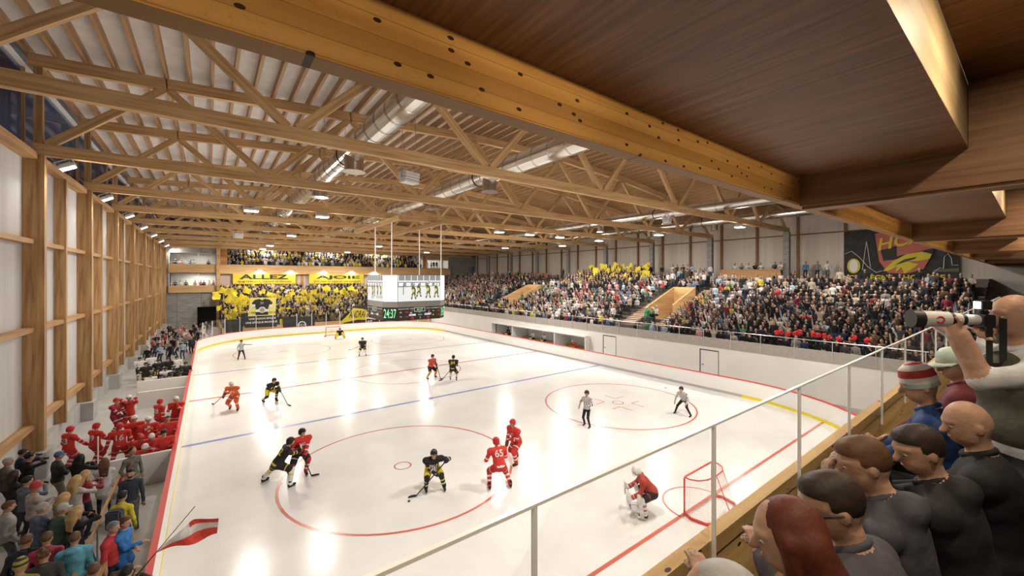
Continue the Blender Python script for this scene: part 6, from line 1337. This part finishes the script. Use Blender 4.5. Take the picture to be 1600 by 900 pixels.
def in_gap(x, y):
    for a, c in V:
        if a-.1 < y < c+.1 and rowx(5)-.7 < x < rowx(11)+.6: return True
    for a, c in AIS:
        if a-.1 < y < c+.1 and x > rowx(0)+.2: return True
    for a, c in V:
        if c-1.5 < y < c+.1 and x < rowx(5): return True
    if 20.9 < y < 24.4 and rowx(1)-.2 < x < rowx(3): return True
    for k in range(1, 9):
        if abs(y-(7.7+8*k)) < .5 and x > 48.2: return True
    return False
seats = []
for i in range(NR):
    y = 2.6+rnd.random()*.3
    while y < 79.2:
        x = rowx(i)+.10; occ = .96 if y < 20 else (.93 if y < 44 else .94)
        if (i >= 15 and y < 12) or (i >= 16 and y < 22.5): occ = 0
        if i == 15 and 12 <= y < 22.5: occ = .3
        if i >= 15 and 24 < y < 31: occ = .25
        if i > 12 and 42 < y < 56: occ = .35
        if y > 72 and i < 2: occ = .3
        if not in_gap(x, y) and rnd.random() < occ:
            if y < 12: pal = 'dark'
            elif y < 15.5: pal = 'dark' if rnd.random() < .7 else 'mixed'
            elif 30 < y < 42 and i > 10: pal = 'fan'
            else: pal = 'mixed' if y < 44 else ('dark' if rnd.random() < .45 else 'mixed')
            r = rnd.random()
            if y < 12 and i > 10: po = 'sitting' if r < .6 else ('standing' if r < .75 else 'sitting and clapping')
            elif y < 20 and 1 < i < 8: po = 'sitting with arms raised' if r < .38 else ('standing with arms raised' if r < .5 else 'sitting and clapping')
            elif 30 < y < 42 and i > 9: po = 'standing' if r < .6 else 'standing with arms raised'
            else: po = 'sitting' if r < .36 else ('sitting and clapping' if r < .52 else ('sitting with long hair' if r < .74 else ('leaning forward' if r < .87 else ('sitting with arms raised' if r < .92 else 'standing'))))
            seats.append((x+rnd.uniform(-.04, .06), y, rowz(i), PI/2+rnd.uniform(-.25, .25), po, rnd.choice(PAL[pal]), i))
        y += rnd.uniform(.50, .60)
NIND = 142
seats.sort(key=lambda s_: (s_[0]-CAMP.x)**2+(s_[1]-CAMP.y)**2)
# people the photo shows larger because they stand clear of others are kept as individuals too
EXTRA = [((1028, 480), 'green', 'person in a bright green outfit and pale helmet standing in the stair opening, farther side'), ((1035, 480), 'green', 'person in a bright green outfit and pale helmet standing in the stair opening, nearer side')]
ROWN = ['first', 'second', 'third', 'fourth', 'fifth', 'sixth', 'seventh', 'eighth', 'ninth', 'tenth', 'eleventh', 'twelfth', 'thirteenth', 'fourteenth', 'fifteenth', 'sixteenth', 'seventeenth', 'top']
def zone(y): return 'at the gallery corner' if y < 4.5 else ('under the end of the club banner' if y < 7.5 else ('under the bird head banner' if y < 11.3 else ('beyond the club banner' if y < 15.5 else ('midway to the stair opening' if y < 19 else 'beside the stair opening'))))
cnt_ = {}
for x, y, z, r, po, cn, i in sorted(seats[:NIND], key=lambda q_: q_[1]):
    cnt_[i] = cnt_.get(i, 0)+1
    o = bpy.data.objects.new('person', NEAR[po]); COL.objects.link(o); o.location = (x, y, z); o.rotation_euler = (0, 0, r); o.color = (*CN[cn], 1); s_ = rnd.uniform(.94, 1.05); o.scale = (s_, s_, s_)
    tag(o, 'person in %s %s, %s from the gallery, %s stand row' % (cn, po, ordinal(cnt_[i]), ROWN[i]), 'person', 'spectators at the gallery end of the long stand')
def crowd(name, lst, label):
    """all remaining spectators, too many to count, as one object"""
    V_, F_, C_, off = [], [], [], 0; cache = {}
    for k, me in FAR.items():
        co = np.empty(len(me.vertices)*3); me.vertices.foreach_get('co', co); fa = np.empty(len(me.polygons)*4, int); me.polygons.foreach_get('vertices', fa)
        mi = np.empty(len(me.polygons), int); me.polygons.foreach_get('material_index', mi); cache[k] = (co.reshape(-1, 3), fa.reshape(-1, 4), mi)
    hcs = [(.02, .014, .01), (.06, .035, .02), (.03, .03, .03), (.3, .2, .1), (.012, .012, .012), (.5, .48, .46)]; pcs = [(.015, .015, .02), (.03, .03, .04), (.04, .06, .12), (.12, .11, .1)]
    for x, y, z, r, po, cn, i in lst:
        co, fa, mi = cache[po]; ca, sa = math.cos(r), math.sin(r); s_ = rnd.uniform(.93, 1.06); q = co*s_
        V_.append(np.stack([q[:, 0]*ca-q[:, 1]*sa+x, q[:, 0]*sa+q[:, 1]*ca+y, q[:, 2]+z], 1)); F_.append(fa+off); off += len(co)
        t = np.array([SKINC, CN[cn], rnd.choice(pcs), BLK, SKINC, (.1,)*3, CN[cn], CN[cn], rnd.choice(hcs), (.1,)*3])*rnd.uniform(.8, 1.15); t[0] = np.array(SKINC)*rnd.uniform(.75, 1.1); C_.append(t[mi])
    V_, F_, C_ = np.concatenate(V_), np.concatenate(F_), np.concatenate(C_)
    me = bpy.data.meshes.new(name); me.vertices.add(len(V_)); me.vertices.foreach_set('co', V_.ravel()); me.loops.add(len(F_)*4); me.loops.foreach_set('vertex_index', F_.ravel()); me.polygons.add(len(F_))
    me.polygons.foreach_set('loop_start', np.arange(0, len(F_)*4, 4)); me.polygons.foreach_set('loop_total', np.full(len(F_), 4)); me.polygons.foreach_set('use_smooth', np.ones(len(F_), bool)); me.update(calc_edges=True)
    a = me.attributes.new('tint', 'FLOAT_COLOR', 'FACE'); a.data.foreach_set('color', np.concatenate([C_, np.ones((len(C_), 1))], 1).astype(np.float32).ravel()); me.materials.append(at)
    o = bpy.data.objects.new(name, me); COL.objects.link(o); tag(o, label, 'crowd', kind='stuff'); return o
crowd('stand_crowd', seats[NIND:], 'dense crowd filling the long stand behind the individually visible spectators')
es = []
for j in range(17):
    x = 2.7
    while x < 31.2:
        if rnd.random() < .9: es.append((x, 64.25+.92*j+.45, .9+.28*j, PI+rnd.uniform(-.3, .3), rnd.choice(['standing', 'standing and clapping', 'standing with arms raised' if j < 13 else 'standing']), rnd.choice(PAL['fan']), j))
        x += rnd.uniform(.52, .66)
crowd('end_stand_crowd', es, 'dark dressed crowd packed in the end stand behind the yellow flags')
es = []
for j in range(8):
    x = 3.7
    while x < 37.6:
        if rnd.random() < .93: es.append((x, 80.6+.85*j+.3, 9.3+.5*j, PI+rnd.uniform(-.3, .3), rnd.choice(['standing', 'standing and clapping', 'standing with arms raised', 'standing']), rnd.choice(PAL['upper']), j))
        x += rnd.uniform(.5, .62)
crowd('upper_gallery_crowd', es, 'crowd in the upper gallery above the ALLEZ and AJOIE banners')
# individuals standing clear of the mass
def solo(pos, r, po, cn, label, group, scale=1.0, hatcol=None):
    o = bpy.data.objects.new('person', NEAR[po]); COL.objects.link(o); o.location = pos; o.rotation_euler = (0, 0, r); o.color = (*CN[cn], 1); o.scale = (scale,)*3; tag(o, label, 'person', group); return o
gc = cols(top=(.03, .33, .12), pants=(.02, .28, .10), shoe=(.03, .3, .1), hair=(.65, .66, .62), skin=SKIN); gm = figure(**POSES['standing'])[0].mesh('person', .034, gc, LABS)
for k, (x, y) in enumerate(((36.6, 23.75), (36.6, 23.2))):
    o = put(gm, 'person', None, (x, y, 3.12), (0, 0, PI/2)); tag(o, EXTRA[k][2], 'person')
for x, y, cn, po, l in ((44.9, 26.0, 'white', 'standing', 'walking up the aisle above the stair opening'), (44.2, 20.9, 'grey', 'standing', 'in grey with dark trousers on the nearer aisle'), (44.6, 20.3, 'beige', 'standing', 'in beige beside the one in grey on the nearer aisle'), (43.4, 19.9, 'pale blue', 'standing', 'bending down the nearer aisle in pale blue'), (45.5, 25.2, 'navy', 'standing', 'with a dark rucksack at the head of the farther aisle'), (46.0, 25.8, 'pale blue', 'standing', 'in light blue jeans at the head of the farther aisle')):
    solo((x, y, rowz(min(17, int((x-32.85)/.86)))), PI/2+.6, po, cn, 'person '+l, 'people on the aisles', 1.04)
for k, (y, cn) in enumerate(((27.6, 'white'), (27.0, 'charcoal'), (26.3, 'navy'), (25.7, 'beige'), (25.1, 'pale blue'))): solo((47.7, y, rowz(17)), PI/2+rnd.uniform(-.5, .5), 'standing and clapping', cn, 'person in %s in the group before the brown parapet, %s from the gallery side' % (cn, ORD[4-k]), 'group before the brown parapet')
for k, (y, cn) in enumerate(((20.9, 'white'), (20.2, 'grey'), (19.5, 'white'), (18.8, 'black'), (18.2, 'white'), (16.6, 'navy'), (16.1, 'white'))): solo((49.4 if y > 17 else 48.8, y, 7.75), PI/2+rnd.uniform(-.5, .5), 'standing and clapping', cn, 'person in %s behind the brown parapet, %s from its far end' % (cn, ORD[k]), 'people behind the brown parapet')
for k, (y, cn) in enumerate(((14.2, 'blue'), (13.2, 'grey'), (12.4, 'white'))): solo((49.9, y, 7.74), PI/2, 'standing', cn, 'person in %s standing high by the wall beside the club banner' % cn, 'people by the wall beside the club banner')
for k, (y, cn) in enumerate(((41.9, 'white'), (41.2, 'pale blue'), (40.4, 'grey'), (39.5, 'navy'), (38.9, 'white'))): solo((49.2, y, 7.75), PI/2, 'standing', cn, 'person in %s behind the parapet above the flags, %s from its far end' % (cn, ORD[k]), 'people behind the parapet beyond the flags')
for lvl, zf, xs_, cs in (('upper', 9.08, (-3.2, -2.5, -1.3, -1.0, .9), ('black', 'pink', 'blue', 'white', 'black')), ('lower', 5.73, (-3.2, -2.6, -1.9, -.8, -.1, .3, .95, 1.5), ('black', 'white', 'black', 'beige', 'red', 'black', 'white', 'pink'))):
    for k, (x, cn) in enumerate(zip(xs_, cs)): solo((x, 80.75, zf), PI+.1*k, 'standing', cn, 'person in %s at the glass of the %s balcony, %s from the glazed wall' % (cn, lvl, ORD[k]), 'people on the end balconies', 1.0)
for k, (x, cn) in enumerate(((39.2, 'black'), (40.3, 'white'), (40.9, 'black'), (41.6, 'black'))): solo((x, 81.3, 9.95), PI, 'standing', cn, 'person in %s inside the lit box window, %s from the scoreboard side' % (cn, ORD[k]), 'people in the lit box')
fl = [(-3.3, 47.5, 'black'), (-3.0, 50.2, 'charcoal'), (-2.5, 48.6, 'pale blue'), (-2.1, 51, 'grey'), (-1.8, 49, 'black'), (-1.4, 51.8, 'beige'), (-1.0, 50, 'pale blue'), (-3.4, 53.5, 'red'), (-2.7, 54.2, 'pink'), (-2.0, 54.0, 'black'), (-1.5, 55.5, 'beige'), (-.9, 54.6, 'grey'), (-.4, 53.2, 'charcoal'),
      (-3.5, 57.5, 'black'), (-2.8, 58, 'red'), (-2.2, 57.2, 'white'), (-1.6, 58.6, 'navy'), (-.9, 58.0, 'pink'), (-.3, 57.0, 'black'), (-3.0, 61.5, 'maroon'), (-2.2, 62.4, 'black'), (-1.4, 62, 'beige'), (-.7, 62.8, 'black'), (0, 61.6, 'grey'), (.6, 63, 'white'), (-2.6, 66.5, 'black'), (-1.5, 67.3, 'red'), (-.4, 66.6, 'navy'), (.5, 67.5, 'white'), (1.2, 66.0, 'grey'), (-3.1, 52.2, 'black'), (-1.7, 53.2, 'black'), (-.3, 55.3, 'navy'), (-2.4, 59.6, 'charcoal'), (-1.2, 60.1, 'white'), (.1, 59.4, 'black'), (-3.4, 64.3, 'black'), (-1.9, 64.6, 'pink'), (-.2, 64.9, 'black'), (.7, 70, 'charcoal'), (-.6, 70.5, 'black'), (-2.0, 70.2, 'grey'), (-3.2, 69.5, 'black')]
for k, (x, y, cn) in enumerate(fl): solo((x, y, -.045), PI+rnd.uniform(-1, 1)-.6, rnd.choice(['standing', 'standing and clapping']), cn, 'person in %s on the floor by the far boards, %s' % (cn, ('front cluster, ' if y < 52 else ('second cluster, ' if y < 56 else ('third cluster, ' if y < 60 else ('fourth cluster, ' if y < 64 else 'last cluster, '))))+ordinal(k+1)+' away'), 'people on the floor by the far board corner', rnd.uniform(.95, 1.04))
# pompoms in the front rows
for k, (px, py) in enumerate(((1214, 520), (1220, 519), (1231, 522), (1243, 521), (1250, 519), (1270, 522), (1278, 524), (1289, 525), (1297, 528), (1310, 531), (1334, 528), (1355, 532), (1252, 497), (1260, 497))):
    p = ray_at(px, py, y=4+(1360-px)*.055); d = (p-CAMP); t = (33.3-CAMP.x)/d.x if py > 505 else (36.5-CAMP.x)/d.x; p = CAMP+d*t
    b = MB(); rr = random.Random(k)
    for q in range(14): a, e_ = rr.uniform(0, 2*PI), rr.uniform(-1.4, 1.4); b.ell((math.cos(a)*math.cos(e_)*.12, math.sin(a)*math.cos(e_)*.12, math.sin(e_)*.12), (.09, .09, .09), 6)
    o = put(b.mesh('pompom', M['pompom'], smooth=False), 'pompom', None, p); tag(o, 'fluffy red pompom held over the front rail, %s counting toward the gallery' % ORD[k] if py > 505 else 'fluffy red pompom held up among raised arms, %s' % ('farther one' if k == 12 else 'nearer one'), 'pompom', 'red pompoms in the front rows')
# yellow flags
FM = []; FLAGS = []
for s_ in range(6):
    rr = random.Random(40+s_); b = MB(); nu, nv = 7, 5; vs = []; a1, a2, ph_ = rr.uniform(.06, .16), rr.uniform(.03, .1), rr.uniform(0, 6); sk_ = rr.uniform(-.5, .5); wd, ht = rr.uniform(.85, 1.15), rr.uniform(.65, .95)
    for j in range(nv+1):
        for i in range(nu+1):
            u, v_ = i/nu, j/nv; vs.append((u*wd, a1*math.sin(u*5+ph_)*u+a2*math.sin(v_*4+ph_)*u, .55+v_*ht-sk_*u*.6*(.6+.4*v_)+.08*math.sin(u*6+v_*3)))
    b.add(vs, [(j*(nu+1)+i, j*(nu+1)+i+1, (j+1)*(nu+1)+i+1, (j+1)*(nu+1)+i) for j in range(nv) for i in range(nu)], 0); b.cyl((0, 0, -.35), (0, 0, .6+ht), .014, n=5, mi=1)
    FM.append(b.mesh('yellow_flag', [M['flagyellow'], M['black']], smooth=True))
def flag(p, face, tilt, label, group, sc=1.0):
    o = bpy.data.objects.new('yellow_flag', rnd.choice(FM)); COL.objects.link(o); o.location = p; o.rotation_euler = (0, tilt, face); o.scale = (sc*(1 if rnd.random() < .5 else -1), sc, sc); FLAGS.append((o, label, group))
FC = ['far end, bottom rows', 'far end, lower rows', 'far end, middle rows', 'far end, upper rows', 'far end, top rows']
def endflag(px, py, k):
    j = max(0, min(16, (505-py)/4.2)); y = 64.15+.92*j*.95-.25; p = ray_at(px, py, y=y)
    where = 'beside the concrete wall' if px < 375 else ('behind the jersey banner' if px < 430 else ('under the gap between the word banners' if px < 490 else ('below the AJOIE banner' if px < 545 else 'next to the scoreboard')))
    flag((p.x, y, p.z-.80), rnd.uniform(-.5, .5), rnd.uniform(-.5, .5), 'yellow flag in the %s of the end stand' % ('lower rows' if py > 480 else ('middle rows' if py > 460 else 'upper rows')), 'yellow flags in the end stand', rnd.uniform(.70, 1.02))
k = 0
for _ in range(46): endflag(rnd.uniform(342, 395), rnd.uniform(450, 500), k)
for _ in range(66): endflag(rnd.uniform(400, 530), rnd.uniform(456, 500), k)
for _ in range(14): endflag(rnd.uniform(440, 520), rnd.uniform(480, 503), k)
for _ in range(30): endflag(rnd.uniform(500, 572), rnd.uniform(452, 474), k)
for _ in range(46):
    px, py = rnd.uniform(916, 1016), 0; py = rnd.uniform(421, 444) - .04*(px-916)+rnd.uniform(-3, 2); x = 47.8-(py-418)*.16; p = ray_at(px, py, y=30); d = p-CAMP; t = (x-CAMP.x)/d.x; p = CAMP+d*t
    flag((p.x, p.y, p.z-.7), PI/2+rnd.uniform(-.5, .5), rnd.uniform(-.5, .5), 'yellow flag waved atop the long stand', 'yellow flags in the long stand', rnd.uniform(.85, 1.15))
for g_ in sorted({q_[2] for q_ in FLAGS}):
    for band in sorted({q_[1] for q_ in FLAGS if q_[2] == g_}):
        mem = [q_[0] for q_ in FLAGS if q_[2] == g_ and q_[1] == band]; mem.sort(key=lambda o: o.location.x if 'end' in g_ else -o.location.y)
        for k, o in enumerate(mem): tag(o, band+', %s from the %s side' % (ordinal(k+1), 'concrete wall' if 'end' in g_ else 'scoreboard'), 'flag', g_)
# seats left empty beside the stair openings
b = MB(); b.box(-.22, .22, -.18, .24, .38, .44); b.box(-.22, .22, .20, .26, .40, .88); SM = b.mesh('stadium_seat', M['seatdark'], bevel=.02)
for i, ys in ((12, (22.3, 22.9, 23.5)), (11, (22.3, 22.9, 23.5)), (15, (26.5, 27.1, 27.7, 28.3)), (14, (22.3, 22.9, 23.5)), (2, (22.2, 22.8)), (12, (47.3, 47.9, 48.5, 49.1)), (11, (47.3, 47.9, 48.5, 49.1))):
    for k, y in enumerate(ys):
        o = put(SM, 'stadium_seat', None, (rowx(i)+.42, y, rowz(i)), (0, 0, PI/2+PI)); tag(o, 'empty dark seat in the %s row %s, %s of its run' % (ROWN[i], 'around the nearer stair opening' if y < 30 else 'above the farther stair opening', ORD[k]), 'seat', 'empty stadium seats')
